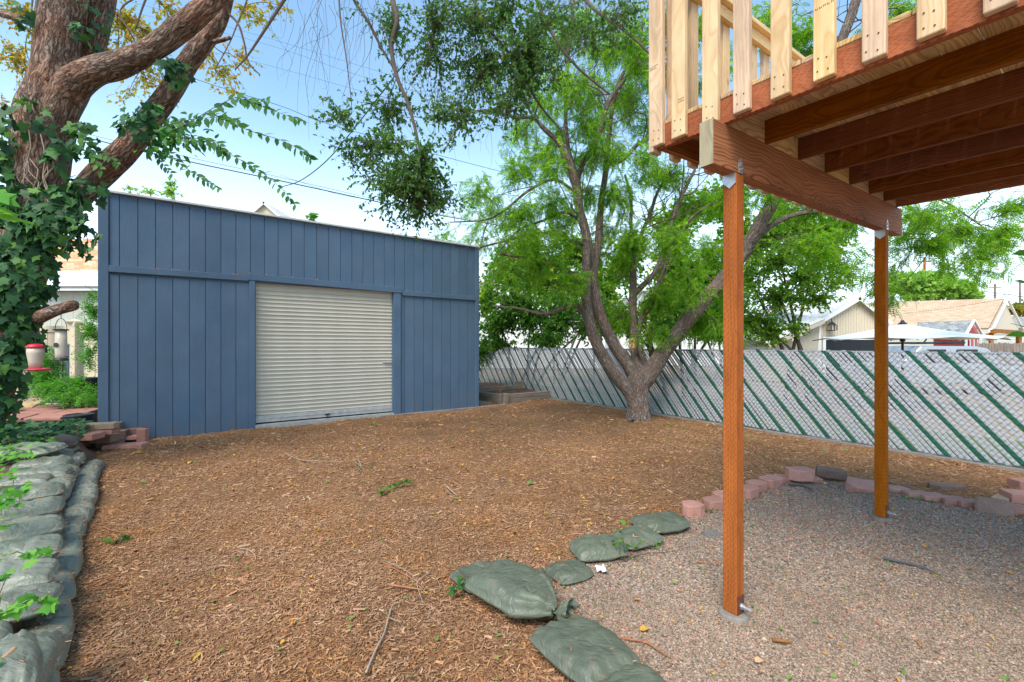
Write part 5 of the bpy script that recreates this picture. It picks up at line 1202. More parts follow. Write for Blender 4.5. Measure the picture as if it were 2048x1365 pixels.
# hanging ivy edges
for k in range(26):
    x, y = RNG.uniform(20, 200), RNG.uniform(390, 470); a = P(x, y, 5.2); b = a+A3(RNG.normal(0, .1), RNG.normal(0, .1), -RNG.uniform(.1, .4)); p_ = iv.twig(a, b, .004, .1)
    for q in p_: iv.leaf(q, unit(-Z+RNG.normal(0, .5, 3)), unit(A3(0,-1,.4)+RNG.normal(0, .4, 3)), RNG.uniform(.06, .11))
for k in range(10):   # bare ivy stems creeping up the bark
    x = RNG.uniform(50, 105); pts = [P(x+RNG.normal(0, 8), y, 5.14+.0*y) for y in np.linspace(470, RNG.uniform(230, 350), 8)]; iv.tw.append((np.array(pts), np.full(8, .007)))
iv.build(lt, T_IVY, ML['ivy'], .82, 'palewig', 'ivy', 'ivy_stems')
# broad pinnate leaf sprays hanging off the second limb
sp = Veg()
def spray(pts, n, size, r=.006, rnd=.25, hang=.5):
    p = smooth_path([list(P(*q))+[0] for q in pts], 8)[:, :3]; sp.tw.append((p, np.linspace(r, r*.3, len(p))))
    for i in range(n):
        t = (i+.5)/n*(len(p)-1.01); j = int(t); q = p[j]+(p[j+1]-p[j])*(t-j); d = unit(p[j+1]-p[j]); sd_ = 1 if i % 2 else -1
        side = unit(np.cross(d, A3(0, -1, .25)))*sd_
        sp.leaf(q, unit(side*.75+d*.55-Z*hang+RNG.normal(0, rnd, 3)), unit(A3(0,-.75,.55)+RNG.normal(0, .3, 3)), size*1.25*RNG.uniform(.75, 1.2)*(1-.35*i/n))
spray([(300,270,5.3),(360,255,5.1),(430,215,5.0),(480,195,4.9),(530,215,4.9),(575,232,4.9),(610,243,4.9)], 44, .105)
spray([(420,225,5.0),(450,240,4.95),(500,262,4.9),(560,280,4.9),(600,300,4.85),(622,318,4.85)], 34, .105)
spray([(330,280,5.3),(390,285,5.1),(440,300,5.0),(490,325,4.9),(530,350,4.85),(565,380,4.8),(592,412,4.8)], 44, .09)
spray([(320,290,5.3),(350,320,5.1),(385,345,5.0),(415,365,4.95),(440,378,4.9)], 26, .085)
spray([(300,275,5.3),(360,275,5.1),(430,285,5.0),(450,310,5.0)], 30, .11)
spray([(310,260,5.3),(340,250,5.2),(380,240,5.1),(440,235,5.0),(480,240,5.0)], 34, .11)
spray([(470,195,4.9),(510,205,4.9),(540,200,4.9)], 12, .09); spray([(300,275,5.3),(320,320,5.2),(345,350,5.1)], 16, .08); spray([(160,300,5.3),(210,310,5.2),(240,330,5.1)], 14, .09); spray([(145,250,5.4),(175,290,5.2),(205,345,5.1)], 18, .11)
for k in range(150):
    q = P(RNG.normal(345, 32), RNG.normal(275, 20), RNG.uniform(5.0, 5.4)); sp.leaf(q, unit(RNG.normal(0, 1, 3)-Z*.6), unit(A3(0,-.6,.6)+RNG.normal(0, .4, 3)), RNG.uniform(.07, .12))
sp.build(lt, T_OVATE, ML['spray'], .62, 'twig', 'leaf_spray', 'spray_twigs')

# ---- hanging foliage over the middle, from the same big tree's upper limbs (trunk out of the frame)
EL = [limb(q) for q in (
 [(780,-190,5.3,9),(800,-130,5.6,8),(805,-70,5.9,7),(785,-10,6.0,5.5),(794,40,5.9,5),(783,92,5.9,4.5),(794,154,5.9,4),(815,205,5.9,3.5),(832,265,5.9,3),(846,335,5.9,2)],
 [(700,-178,5.2,6),(690,-90,5.6,4.5),(706,-5,6.0,3),(737,45,6.0,2.8),(765,100,6.0,2.4),(795,150,6.0,1.8)],
 [(860,-185,5.45,6),(915,-100,6.0,5),(945,-5,6.3,3.6),(981,62,6.2,3.4),(1029,121,6.2,3),(1073,201,6.2,2.4),(1124,264,6.2,1.5)],
 [(950,-170,5.6,7),(1020,-110,6.3,5),(1060,-30,7,3.8),(1100,60,6.8,3.2),(1150,130,6.8,2.6),(1220,190,6.8,1.6)],
 [(950,-170,5.6,7),(1060,-130,6.8,6),(1140,-40,8,4.6),(1190,20,7.6,3.6),(1260,70,7.4,2.8),(1330,140,7.4,1.6)],
 [(860,-185,5.45,5),(890,-100,6,4),(900,-20,6.6,3),(870,60,6.4,2.4),(850,140,6.2,1.6)],
 [(680,-172,5.15,4),(672,-90,5.6,3),(676,-40,6,2),(681,40,6,1.5),(693,120,6,1.2),(702,195,6,.7)])]
for e_ in EL: m = MB(); add_limb(m, e_, 7, .05); m.build('limb', MT['twig'], lt, smooth=True)
EA = np.concatenate([e_[len(e_)//3:] for e_ in EL]); ev = Veg()
for px, py, rx, ry, nt, per in [(840,330,52,58,44,24),(795,385,58,38,34,22),(872,400,52,38,34,22),(775,215,42,48,26,20),(760,300,45,38,24,18),(672,240,34,40,12,18),(710,300,45,26,14,18),(790,70,28,62,20,16),(855,100,46,75,30,18),(930,50,60,55,30,18),(948,165,52,62,42,24),(1005,120,55,65,32,18),(1065,80,36,48,34,24),(1110,25,60,40,28,16),(905,225,46,46,26,18),(1000,215,46,34,20,16),(820,445,50,22,14,16),(1180,40,60,42,24,14),(1262,25,40,42,20,14),(1130,110,50,50,14,12),(740,345,40,24,12,14),(985,20,50,40,26,18),(900,10,60,40,26,16),(1040,160,40,50,20,16),(720,25,60,30,3,8)]:
    ev.blob(EA, px, py, RNG.uniform(5.5, 6.6), rx*1.7, ry*1.55, .7, int(nt*2.7), per, .052, droop=.45, twl=.4, main_r=.007, tr=.003)
for k in range(230):   # tangle of brown twigs among the hanging leaves
    a = P(RNG.uniform(800, 1290), RNG.uniform(-40, 260), RNG.uniform(5.6, 7.2)); b = a+unit(RNG.normal(0, .8, 3)+A3(.25, 0, -1.0))*RNG.uniform(.25, 1.0); ev.twig(a, b, .003, .16, 8)
for k in range(95):   # bare drooping twiglets
    x = RNG.uniform(600, 1280) if k > 22 else RNG.uniform(560, 760); y = RNG.uniform(-60, 60 if x < 760 else 200); Yk = RNG.uniform(5.5, 7); a = P(x, y, Yk); b = a+A3(RNG.normal(0, .25), RNG.normal(0, .2), -RNG.uniform(.4, 1.5)); ev.twig(a, b, .0035, .1, 9)
ev.build(lt, T_OVATE, ML['elm'], .62, 'twig', 'hanging_foliage', 'hanging_twigs')

# ---- yellowing tree behind, upper left
yt = thing('yellowing_tree', A3(P(55, 0, 11)[0], 11, 0), 'tree with small yellow and orange leaves behind the ivy-clad tree', 'tree')
YL = [limb(q) for q in ([(60,400,11,14),(62,250,11,13),(90,-60,11,12),(200,-300,11,11),(430,-200,11,9),(360,-120,10,7),(300,-20,9.5,5),(270,60,9.5,3)], [(430,-200,11,8),(500,-60,10,4),(470,60,9.8,3),(430,140,9.6,2)], [(90,-60,11,8),(70,-30,10.5,5),(65,0,10,4),(60,60,10,2)], [(300,-20,9.5,4),(240,30,9.5,3),(330,130,9.3,2)])]
m = MB(); add_limb(m, smooth_path(np.array([[P(55, 0, 11)[0], 11, -.1, .19], [P(58, 0, 11)[0], 11, 1.8, .18], list(YL[0][0])]), 5), 10); m.build('trunk', MT['bark_grey'], yt, smooth=True)
for e_ in YL: e_[:, 3] *= np.where(e_[:, 2] > 5.0, .45, 1.0)
for e_ in YL: m = MB(); add_limb(m, e_, 6, .05); m.build('limb', MT['twig'], yt, smooth=True)
YA = np.concatenate(YL); yv = Veg()
for px, py, rx, ry, nt, per in [(250,40,60,50,40,18),(300,90,60,50,36,18),(350,30,50,40,24,16),(290,160,50,35,22,14),(240,190,30,22,6,10),(400,120,40,40,14,12),(450,150,50,36,14,12),(480,110,50,40,12,12),(520,40,50,36,12,12),(560,10,40,24,8,10),(40,30,60,40,34,16),(30,110,45,50,30,16),(60,190,40,40,12,12),(470,180,50,20,8,10),(340,200,40,24,8,10),(500,20,50,30,12,12),(220,110,40,40,24,16),(15,210,22,40,12,12),(395,60,30,50,12,12)]:
    yv.blob(YA, px, py, RNG.uniform(9, 10.5), rx, ry, .5, int(nt*1.6), per, .07, droop=.5, main_r=.012, twl=.5)
yv.build(yt, T_OVATE, ML['yellow'], .75, 'twig')

# ---- multi-stemmed honey locust in front of the slatted fence
lc = thing('locust_tree', G(1278, 842), 'multi-stemmed honey locust with fine bright green foliage in front of the slatted fence', 'tree')
D_ = 9.45
LC = [
 [(1279,852,D_,30),(1278,838,D_,24),(1277,815,D_,21),(1276,790,D_,20),(1276,765,D_,22),(1275,745,D_,18)],
 [(1272,820,D_,12),(1258,785,9.4,14),(1236,757,9.35,14),(1210,720,9.3,13),(1190,680,9.25,12),(1178,640,9.2,12),(1172,590,9.2,11),(1172,540,9.2,11),(1172,480,9.15,10),(1160,430,9.1,9),(1152,380,9.0,8.5),(1142,330,8.9,7.5),(1120,280,8.9,5)],
 [(1277,770,D_,16),(1256,730,9.5,14),(1228,690,9.5,13),(1206,645,9.5,12.5),(1192,600,9.5,12),(1184,550,9.5,12),(1178,500,9.5,12),(1168,450,9.5,11),(1156,410,9.5,10),(1150,370,9.5,9),(1132,330,9.4,8),(1120,290,9.3,7),(1090,260,9.2,6),(1065,236,9.1,4.5),(1030,236,9,4),(1000,225,9,3),(955,222,8.9,2.5),(925,240,8.8,2),(890,300,8.7,1.5)],
 [(1186,560,9.5,10),(1195,500,9.55,9.5),(1199,450,9.6,9),(1203,400,9.6,8),(1212,340,9.7,7.5),(1218,270,9.8,6.5),(1228,200,9.9,5.5),(1250,140,10,4.5),(1290,80,10,3)],
 [(1160,420,9.5,8),(1158,380,9.4,7),(1152,350,9.4,6.5),(1137,300,9.3,5.5),(1131,230,9.3,5),(1134,150,9.2,4.5),(1140,70,9.1,4),(1150,-20,9,3)],
 [(1150,380,9.5,6),(1165,330,9.4,7),(1190,290,9.4,6.5),(1206,240,9.3,6),(1220,200,9.2,5.5),(1256,150,9.2,5),(1284,95,9.1,4)],
 [(1215,330,9.7,6),(1245,320,9.7,5.5),(1275,290,9.6,5),(1310,270,9.5,4),(1350,230,9.4,3)],
 [(1282,755,D_,14),(1272,715,9.6,11),(1268,680,9.7,9),(1266,640,9.8,8.5),(1266,590,9.9,8.5),(1267,540,9.9,8),(1267,500,10,7),(1262,450,10.1,4.5),(1262,400,10.2,4),(1250,350,10.2,3)],
 [(1267,590,9.9,7),(1285,572,9.8,6.5),(1310,545,9.7,6.5),(1328,500,9.7,6),(1338,460,9.7,5.5),(1352,420,9.6,5),(1374,370,9.6,4.5),(1390,340,9.6,3.5)],
 [(1267,510,10,5),(1282,470,10,5),(1300,430,10,4.5),(1315,385,10,4),(1340,350,10,3)],
 [(1272,690,9.7,6),(1282,640,9.8,6),(1300,612,9.8,6.5),(1312,580,9.8,5),(1330,530,9.8,5),(1352,480,9.8,4.5),(1390,430,9.8,4),(1440,400,9.8,3)],
 [(1280,770,D_,18),(1300,745,9.4,18),(1322,712,9.35,16),(1345,680,9.3,15),(1375,640,9.2,14.5),(1408,600,9.1,14),(1445,560,9.0,14),(1490,500,8.9,14),(1520,450,8.8,13),(1548,400,8.7,12),(1580,330,8.6,11),(1625,220,8.4,10),(1680,90,8.2,9),(1712,0,8.1,8.5),(1740,-120,8,7)],
 [(1500,490,8.9,8),(1545,450,8.9,7),(1590,430,8.8,6),(1650,420,8.7,5),(1720,400,8.6,4),(1800,390,8.4,3),(1880,400,8.2,2.5),(1960,450,8,2)],
 [(1640,190,8.4,7),(1700,120,8.6,7),(1760,30,8.8,8),(1800,-40,9,8)],
 [(1240,760,9.3,5),(1205,712,9.3,4),(1200,680,9.4,4),(1175,640,9.4,4),(1150,610,9.4,5),(1130,615,9.3,4.5),(1090,628,9.2,3.5),(1040,618,9.2,2.5),(985,612,9.1,1.5)],
 [(1170,565,9.4,6),(1140,545,9.4,6),(1115,532,9.3,5.5),(1075,520,9.3,5),(1040,515,9.2,4),(1000,508,9.1,3)],
 [(1166,490,9.4,5),(1140,480,9.3,4.5),(1110,468,9.3,4),(1070,468,9.2,3.5),(1020,480,9.1,3),(960,495,9,2.2)],
 [(1160,440,9.3,4),(1128,425,9.2,3.5),(1090,440,9.2,3),(1040,460,9.1,2.5),(1000,500,9,2)],
 [(1150,385,9.4,4),(1110,360,9.3,4),(1060,380,9.2,3.5),(1010,420,9.1,3),(970,440,9,2.2),(900,445,8.9,1.5)],
 [(1700,380,8.6,3),(1780,390,8.4,3),(1850,440,8.2,2.5),(1900,470,8.1,2)],
 [(1306,760,9.6,6),(1306,720,9.7,7),(1298,680,9.7,6),(1292,650,9.7,4)],
 [(1290,730,9.5,8),(1280,700,9.4,7),(1282,690,9.4,6)],
]
LC = [limb([(x, y, Y_, r if i in (0, 11) else r*(.9 if y > 560 else .78)) for x, y, Y_, r in q]) for i, q in enumerate(LC)]
for i, q in enumerate(LC):
    m = MB(); add_limb(m, q, 28 if i in (0, 1, 2, 11) else 12, .09, 4, flute=.10 if i == 0 else 0); m.build('trunk' if i == 0 else 'limb', MT['bark_grey'], lc, smooth=True)
LA = np.concatenate([q[len(q)//4:] for q in LC[1:]]); lv = Veg()
for k in range(120):      # thin side branches
    q = LC[RNG.integers(1, 14)]; j = RNG.integers(len(q)//3, len(q)-1); a = q[j, :3]; o_ = unit(RNG.normal(0, 1, 3)*A3(1, .8, .3)+Z*.75+A3(.25 if a[0] > 2.6 else -.25, 0, 0)); e_ = a+o_*RNG.uniform(.5, 1.7)
    pth = lv.twig(a, e_, RNG.uniform(.009, .02), .14, 9)
    for s3 in range(4): i0 = RNG.integers(3, 8); lv.twig(pth[i0], pth[i0]+unit(o_+RNG.normal(0, .8, 3))*RNG.uniform(.2, .7), .005, .15, 6)
LB = [(955,425,60,40,10),(1035,435,70,45,12),(1000,505,55,30,9),(1075,520,60,40,10),(1140,560,50,44,9),(1020,330,50,42,6),(960,370,50,30,5),(1100,390,70,45,11),(1195,300,60,55,10),(1235,395,60,55,13),(1255,475,55,50,12),(1110,265,50,40,6),(1245,200,55,55,9),(1150,160,60,50,8),(1255,70,50,60,10),(1170,50,60,50,8),
 (1330,350,55,45,12),(1400,400,60,44,13),(1470,390,50,36,10),(1340,480,56,50,13),(1420,500,56,50,13),(1330,590,60,44,13),(1400,640,60,44,15),(1240,625,46,40,9),(1380,560,50,44,12),(1470,600,50,50,12),(1305,660,50,30,8),(1460,670,50,22,8),(1200,470,40,60,7),(1120,470,50,40,9),
 (1560,60,45,60,10),(1620,110,45,50,11),(1700,150,50,50,11),(1780,40,50,50,12),(1500,60,45,55,10),(1400,40,50,60,10),(1440,130,45,50,8),(1340,150,45,60,8),(1320,40,40,50,8),(1560,190,40,40,6),(1850,20,40,30,6),
 (1600,420,55,34,11),(1690,440,50,34,11),(1640,500,50,36,9),(1850,425,55,34,10),(1915,465,50,36,11),(1985,500,46,42,10),(1835,500,44,26,8),(1955,550,46,20,6),(2035,400,34,26,6),(1755,570,26,34,6),(1700,540,44,44,8),(2020,455,34,40,6),(1880,540,30,24,3),(1800,470,40,24,6),(1540,380,40,30,6),(1780,600,20,24,3)]
LB += [(1040,270,50,40,8),(1060,340,50,40,7),(1180,180,50,50,9),(1090,210,50,40,8),(1275,110,40,50,8),(1190,110,50,50,8),(1120,160,50,50,7),(1270,200,36,50,8),(1200,250,50,40,7),(1130,60,60,50,7),(1230,300,50,40,7),(1100,310,50,40,6),(1010,450,60,30,5),(940,480,50,30,5),(1130,430,44,30,6),(880,480,30,24,3),(1060,480,60,30,6),(1160,330,34,40,5),(1090,320,44,40,6),(1170,230,44,44,7),(1060,170,40,40,4),(1290,130,40,50,7),(1290,250,40,50,7),(1290,320,40,40,7),(1160,390,40,40,7),(1210,90,50,40,7),(1110,90,50,40,5),(930,520,30,30,5),(1050,575,40,24,6),(1000,545,34,24,5),(1190,530,30,40,5),(1240,520,36,40,6),(1510,340,30,40,5)]
for px, py, rx, ry, nt in LB:
    Yb = RNG.uniform(12.2, 13) if px < 1015 and py > 380 else RNG.uniform(8.2, 10.8) if px < 1500 else RNG.uniform(7.4, 9.6)
    lv.blob(LA, px, py, Yb, rx*1.1, ry*1.1, .75, int(nt*3.6), 9, .215, droop=.55, twl=.5, main_r=.012, tr=.0045, leaf_up=.9)
for pts in ([(1000,470,11),(955,485,10.6),(925,500,10.4),(885,505,10.3),(850,498,10.3)],[(925,500,10.4),(928,530,10.4),(912,550,10.4),(893,560,10.4)],[(928,530,10.4),(940,548,10.4),(938,565,10.4)],[(870,470,11),(840,490,10.2),(822,508,10),(815,522,10)],[(850,498,10.3),(835,505,10.3)]):
    p_ = smooth_path([list(P(*q))+[0] for q in pts], 5)[:, :3]; lv.tw.append((p_, np.linspace(.006, .003, len(p_))))
lv.build(lc, T_FROND, ML['locust'], 1.0, 'twig')
# (foliage above built) dry twigs reach over the shed's front
# double gourd birdhouse on the locust
gc = P(1264, 694, 9.3); gt = thing('birdhouse', gc, 'small tan double gourd birdhouse with two black holes on the locust trunk', 'birdhouse')
m = MB(); m.lathe([(.001, 0), (.045, .01), (.075, .05), (.078, .08), (.06, .115), (.05, .13), (.062, .15), (.07, .18), (.06, .215), (.03, .24), (.001, .25)], gc-Z*.06, 18); m.build('gourd', MT['gourd'], gt, smooth=True)
for h_, r_ in ((.02, .026), (.12, .022)):
    m = MB(); q = gc+Z*h_-A3(.012, .068, 0); m.tube([q, q-A3(0, .006, 0)], r_, 14); m.build('entrance_hole', MT['iron'], gt)

# ---- hedges and shrubs behind the fence
def bush(name, label, base, blobs, mat, size, tmpl=T_OVATE, wsc=.6, stems=5, cat='bush', bark='twig', droop=.2, group=None):
    t = thing(name, base, label, cat, group); v_ = Veg(); m = MB(); L_ = []
    for k in range(stems):
        px, py, Y, *_ = blobs[k % len(blobs)]; e = P(px, py, Y); b = base+A3(RNG.normal(0, .25), RNG.normal(0, .2), 0)
        L_.append(smooth_path(np.array([list(b)+[.05], list(b+(e-b)*.4+A3(0,0,.3))+[.04], list(e)+[.02]]), 5))
    for q in L_: m = MB(); add_limb(m, q, 6); m.build('stem', MT[bark], t, smooth=True)
    LA_ = np.concatenate(L_)
    for px, py, Y, rx, ry, rz, nt, per in blobs: v_.blob(LA_, px, py, Y, rx*1.05, ry*1.05, rz, int(nt*(3.2 if tmpl is T_DIAMOND else 1.7)), per, size*1.1, droop=droop, twl=.6, main_r=.015, tr=.005)
    v_.build(t, tmpl, ML[mat], wsc, bark, 'foliage', 'twigs'); return t
bush('hedge_bush', 'dense dark green bush overhanging the fence right of the shed', A3(P(1050, 0, 15.5)[0], 15.5, 0), [(1000,640,15.5,50,40,.9,60,26),(1060,630,15.5,60,50,1,80,28),(1120,640,15.2,60,45,1,80,28),(1180,650,15,50,38,.9,60,26),(1090,680,14.6,70,22,.7,50,22),(1030,600,15.5,60,46,.9,76,22),(1130,600,15.5,60,44,.8,66,20),(965,700,16.6,22,44,.6,44,22),(985,665,16.2,34,40,.7,46,24),(1000,690,15.6,46,18,.6,30,20),(1200,610,15,40,30,.7,24,18)], 'hedge', .105)
bush('yellow_shrub', 'leafy green and yellow shrub behind the fence between the two posts', A3(P(1600, 0, 10.8)[0], 10.8, 0), [(1560,520,10.8,60,50,.8,60,24),(1620,560,10.6,60,50,.8,60,24),(1560,600,10.6,60,50,.8,60,24),(1540,660,10.6,50,36,.7,50,22),(1500,560,10.8,50,60,.8,50,22),(1500,640,10.8,50,50,.8,50,22),(1650,520,10.8,50,36,.7,36,20),(1640,600,10.6,40,34,.6,26,20),(1600,490,10.8,50,30,.7,34,20),(1600,655,10.4,22,22,.4,12,16),(1690,570,10.6,34,22,.5,14,16)], 'shrub', .072)
bush('green_shrub', 'mid green ferny shrub growing behind the locust trunk', A3(P(1360, 0, 12.5)[0], 12.5, 0), [(1320,660,12.2,60,34,.8,50,18),(1390,650,12,60,40,.8,60,18),(1270,655,12.6,40,34,.7,30,16),(1440,640,11.6,46,44,.7,46,18),(1350,610,12.5,60,36,.8,36,16),(1430,590,12,50,40,.8,36,16)], 'hedge', .085)
bush('far_tree', 'bright rounded green tree far beyond the tan roof', A3(P(1870, 0, 46)[0], 46, 0), [(1840,572,46,50,32,2,60,40),(1890,575,46,50,24,2,60,40),(1820,565,47,40,22,2,40,34),(1930,592,46,30,14,1.5,30,30),(1860,560,47,40,16,2,36,30)], 'far', .36, cat='tree', tmpl=T_DIAMOND, wsc=.8)
bush('far_tree', 'small yellowish tree far off at the right picture edge', A3(P(2045, 0, 48)[0], 48, 0), [(2040,622,48,30,18,1.5,34,30),(2075,615,48,30,24,1.5,30,30)], 'yellow', .3, cat='tree')
bush('far_tree', 'wispy pale treetop poking above the left part of the shed roof', A3(P(345, 0, 28)[0], 28, 0), [(345,385,28,24,20,.6,14,26),(342,365,28,12,14,.4,7,18),(300,385,28,40,10,.6,8,18),(260,380,28,20,9,.5,5,14)], 'far', .14, cat='tree')
bush('far_tree', 'tiny green treetop showing above the middle of the shed roof', A3(P(625, 0, 26)[0], 26, 0), [(626,433,26,14,12,.4,9,18),(625,445,26,12,12,.4,7,14)], 'shrub', .13, cat='tree')
bush('far_tree', 'broad leafy tree filling the background left of the yellow shrub', A3(P(1450, 0, 19)[0], 19, 0), [(1420,560,19,80,70,1.5,70,26),(1500,480,19,80,60,1.5,70,26),(1350,540,19,70,60,1.4,60,24),(1570,450,19,70,50,1.4,60,24),(1650,470,18,60,50,1.3,50,24),(1440,400,19,70,50,1.4,50,22),(1350,440,19,60,50,1.4,44,22),(1330,620,18,70,50,1.3,60,24),(1440,650,17,70,40,1.2,50,24)], 'shrub', .15, cat='tree', tmpl=T_DIAMOND, wsc=.75)
bush('far_tree', 'light green leafy tree standing behind the dark bush right of the shed', A3(P(1120, 0, 18)[0], 18, 0), [(1100,560,18,70,60,1.4,66,24),(1020,540,18,60,50,1.3,50,22),(1060,490,18,60,40,1.3,36,22),(1200,580,18,60,60,1.4,60,24),(1250,520,18,60,60,1.4,44,22),(1150,500,18,60,40,1.3,30,22),(1230,640,17.5,50,40,1.2,44,22),(960,600,18,30,50,1.2,26,22)], 'shrub', .145, cat='tree', tmpl=T_DIAMOND, wsc=.75)
# ---- left background plants
def clump(name, label, cells, mat, size, tmpl=T_COMP, wsc=1.0, cat='plant'):
    a = cells[0]; t = thing(name, P(a[0], a[1], a[2]), label, cat); v_ = Veg()
    for px, py, Y, rx, ry, rz, nt, per in cells: v_.blob(None, px, py, Y, rx, ry, rz, nt, per, size, droop=.3, twl=.4, tr=.003, leaf_up=1.0)
    v_.build(t, tmpl, ML[mat], wsc, 'twig', 'foliage', 'stems'); return t
clump('creeper', 'bright green creeper hanging on the left edge of the blue shed', [(182,620,8.4,12,24,.3,18,8),(184,665,8.4,13,26,.3,18,8),(180,700,8.4,12,20,.3,14,8),(178,650,8.4,14,16,.2,10,7),(184,590,8.4,8,16,.2,8,6),(178,725,8.4,10,12,.2,7,6)], 'bright', .15)
clump('weed_clump', 'broad patch of green weeds between the stump and black pot', [(115,775,9,34,20,.5,50,8),(150,770,9,28,20,.5,40,8),(90,755,9.2,26,26,.5,36,8),(135,795,8.8,40,9,.4,30,7),(100,725,9.3,18,22,.4,18,7),(165,785,8.8,22,14,.4,22,7)], 'bright', .17)
clump('weed_clump', 'tall light green weeds behind the hummingbird feeder', [(80,700,9.4,16,30,.4,24,8),(95,735,9.3,16,24,.4,20,8),(60,760,9.0,14,16,.3,10,7)], 'bright', .16)
clump('weed_tuft', 'small green tuft at the foot of the blue corner board', [(180,800,8.2,12,9,.3,14,7),(172,792,8.2,10,7,.2,8,6)], 'bright', .12)
# ---- ivy creeping over the bank and sandbags
def ivymat(name, label, cells, mat='ivy'):
    t = thing(name, G(cells[0][0], cells[0][1], .35), label, 'ivy'); v_ = Veg()
    for px, py, z, rx, ry, n, sz in cells:
        c = G(px, py, z)
        for i in range(n):
            a = RNG.uniform(0, 6.283); r = math.sqrt(RNG.random()); q = c+A3(math.cos(a)*r*rx, math.sin(a)*r*ry, RNG.uniform(0, .09)); v_.leaf(q, unit(RNG.normal(0, 1, 3)*A3(1,1,.25)), unit(Z+A3(0,-.5,0)+RNG.normal(0, .35, 3)), sz*RNG.uniform(.6, 1.2))
            if i % 4 == 0: v_.tw.append((np.array([q-Z*.08, q-Z*.03+RNG.normal(0, .02, 3), q]), np.array([.003, .003, .002])))
    v_.build(t, T_IVY, ML[mat], .85, 'palewig', 'leaves', 'stems'); return t
ivymat('ivy_patch', 'dark ivy spreading over the bank below the ivy-clad trunk', [(45,868,.33,.75,.6,300,.09),(95,858,.32,.5,.45,150,.085),(15,890,.34,.5,.5,150,.09),(110,880,.33,.3,.3,60,.08)])
ivymat('ivy_patch', 'lighter ivy at the left edge beside the crumpled grey bag', [(20,908,.37,.3,.25,50,.07),(75,893,.36,.25,.15,24,.06),(0,930,.37,.25,.2,40,.07)], 'bright')
ivymat('ivy_patch', 'fresh bright ivy clump at the left edge above the biggest sandbag', [(0,1000,.44,.14,.16,44,.06),(6,1025,.46,.10,.10,24,.06),(-6,960,.42,.12,.14,24,.06)], 'bright')
def ivystrand(label, pts, n, sz, mat='bright', name='ivy_strand'):
    t = thing(name, P(*pts[0]), label, 'ivy'); v_ = Veg(); p = smooth_path([list(P(*q))+[0] for q in pts], 8)[:, :3]; v_.tw.append((p, np.full(len(p), .0025)))
    for i in range(n):
        t_ = RNG.uniform(0, len(p)-1.01); j = int(t_); q = p[j]+(p[j+1]-p[j])*(t_-j); v_.leaf(q, unit(RNG.normal(0, .7, 3)+A3(0,-.3,.1)), unit(A3(0,-.6,.8)+RNG.normal(0, .35, 3)), sz*RNG.uniform(.6, 1.15))
    v_.build(t, T_IVY, ML[mat], .85, 'palewig', 'leaves', 'stem'); return t
ivystrand('strand of bright ivy trailing over the second big sandbag', [(-10,1120,2.3),(30,1105,2.35),(70,1112,2.4),(105,1095,2.4)], 13, .05)
ivystrand('leafy bright ivy strand reaching right over the lower sandbags', [(-20,1235,1.85),(30,1215,1.9),(65,1198,1.95),(95,1208,1.95),(110,1212,1.95)], 20, .055)
ivymat('ivy_patch', 'bright ivy leaves spilling over the top bags at the left edge, lower of two', [(0,1060,.42,.10,.1,16,.055),(5,1180,.40,.08,.08,12,.055)], 'bright')
ivystrand('ivy shoot at the bottom left corner of the view', [(-20,1340,1.7),(0,1330,1.75),(6,1345,1.75)], 5, .05)
# near leaves hanging in from the left and right edges
nl = thing('leafy_branch', P(-30, 430, 1.9), 'large bright leaves hanging close to the camera at the left edge', 'branch'); v_ = Veg()
for px, py, s_ in ((5,385,.11),(-5,410,.13),(8,430,.13),(-10,455,.1),(20,395,.08)): v_.leaf(P(px-22, py, 1.9), unit(A3(.8,0,-.3)+RNG.normal(0, .3, 3)), unit(A3(0,-.5,.8)+RNG.normal(0, .25, 3)), s_)
v_.tw.append((np.array([P(-80,380,1.9), P(-40,400,1.9), P(0,425,1.9)]), np.array([.004,.003,.002]))); v_.build(nl, T_IVY, ML['bright'], .9, 'twig', 'leaves', 'stem')
nr = thing('leafy_branch', P(2070, 660, 2.4), 'few large green leaves poking in from the right edge over the fence', 'branch'); v_ = Veg()
for px, py, dx in ((2050,658,-1),(2046,668,-1),(2056,610,-1),(2060,570,-.6),(2058,505,-.8),(2062,520,-1)): v_.leaf(P(px+8, py, 2.4), unit(A3(dx, 0, RNG.uniform(-.2, .4))), unit(A3(0,-.5,.8)+RNG.normal(0, .2, 3)), .115)
v_.tw.append((np.array([P(2120,700,2.4), P(2080,620,2.4), P(2062,520,2.4)]), np.array([.004,.003,.002]))); v_.build(nr, T_OVATE, ML['bright'], .5, 'twig', 'leaves', 'stem')

# ================================================================== SMALL THINGS ON THE GROUND
# countless fallen leaves
C = []; S_ = []
for n, y0, y1, sz in ((2300,1.9,5,.018),(2600,5,10,.028),(900,9,15,.045)):
    x, y = sample(n, y0, y1, .8); k = (side_of_wall(x, y) < .3) & ~shed_block(x, y) & (x*U[0]+y*U[1] < FA-.05); x, y = x[k], y[k]
    C.append(np.c_[x, y, gh(x, y)+.014+RNG.random(len(x))*.012]); S_.append(sz*np.exp(RNG.normal(0, .38, len(x))))
C = np.concatenate(C); S_ = np.concatenate(S_); n = len(C)
v, f = scatter(T_OVATE[0]*A3(1, 1, 2.2), T_OVATE[1], C, ang_dirs(n, .2), up_dirs(n, .35), np.c_[S_, S_*RNG.uniform(.35, .9, n), S_])
tag(np_mesh('fallen_leaves', v, f, ML['litter']), 'small green, yellow and orange leaves fallen over mulch and gravel', 'leaves', kind='stuff')
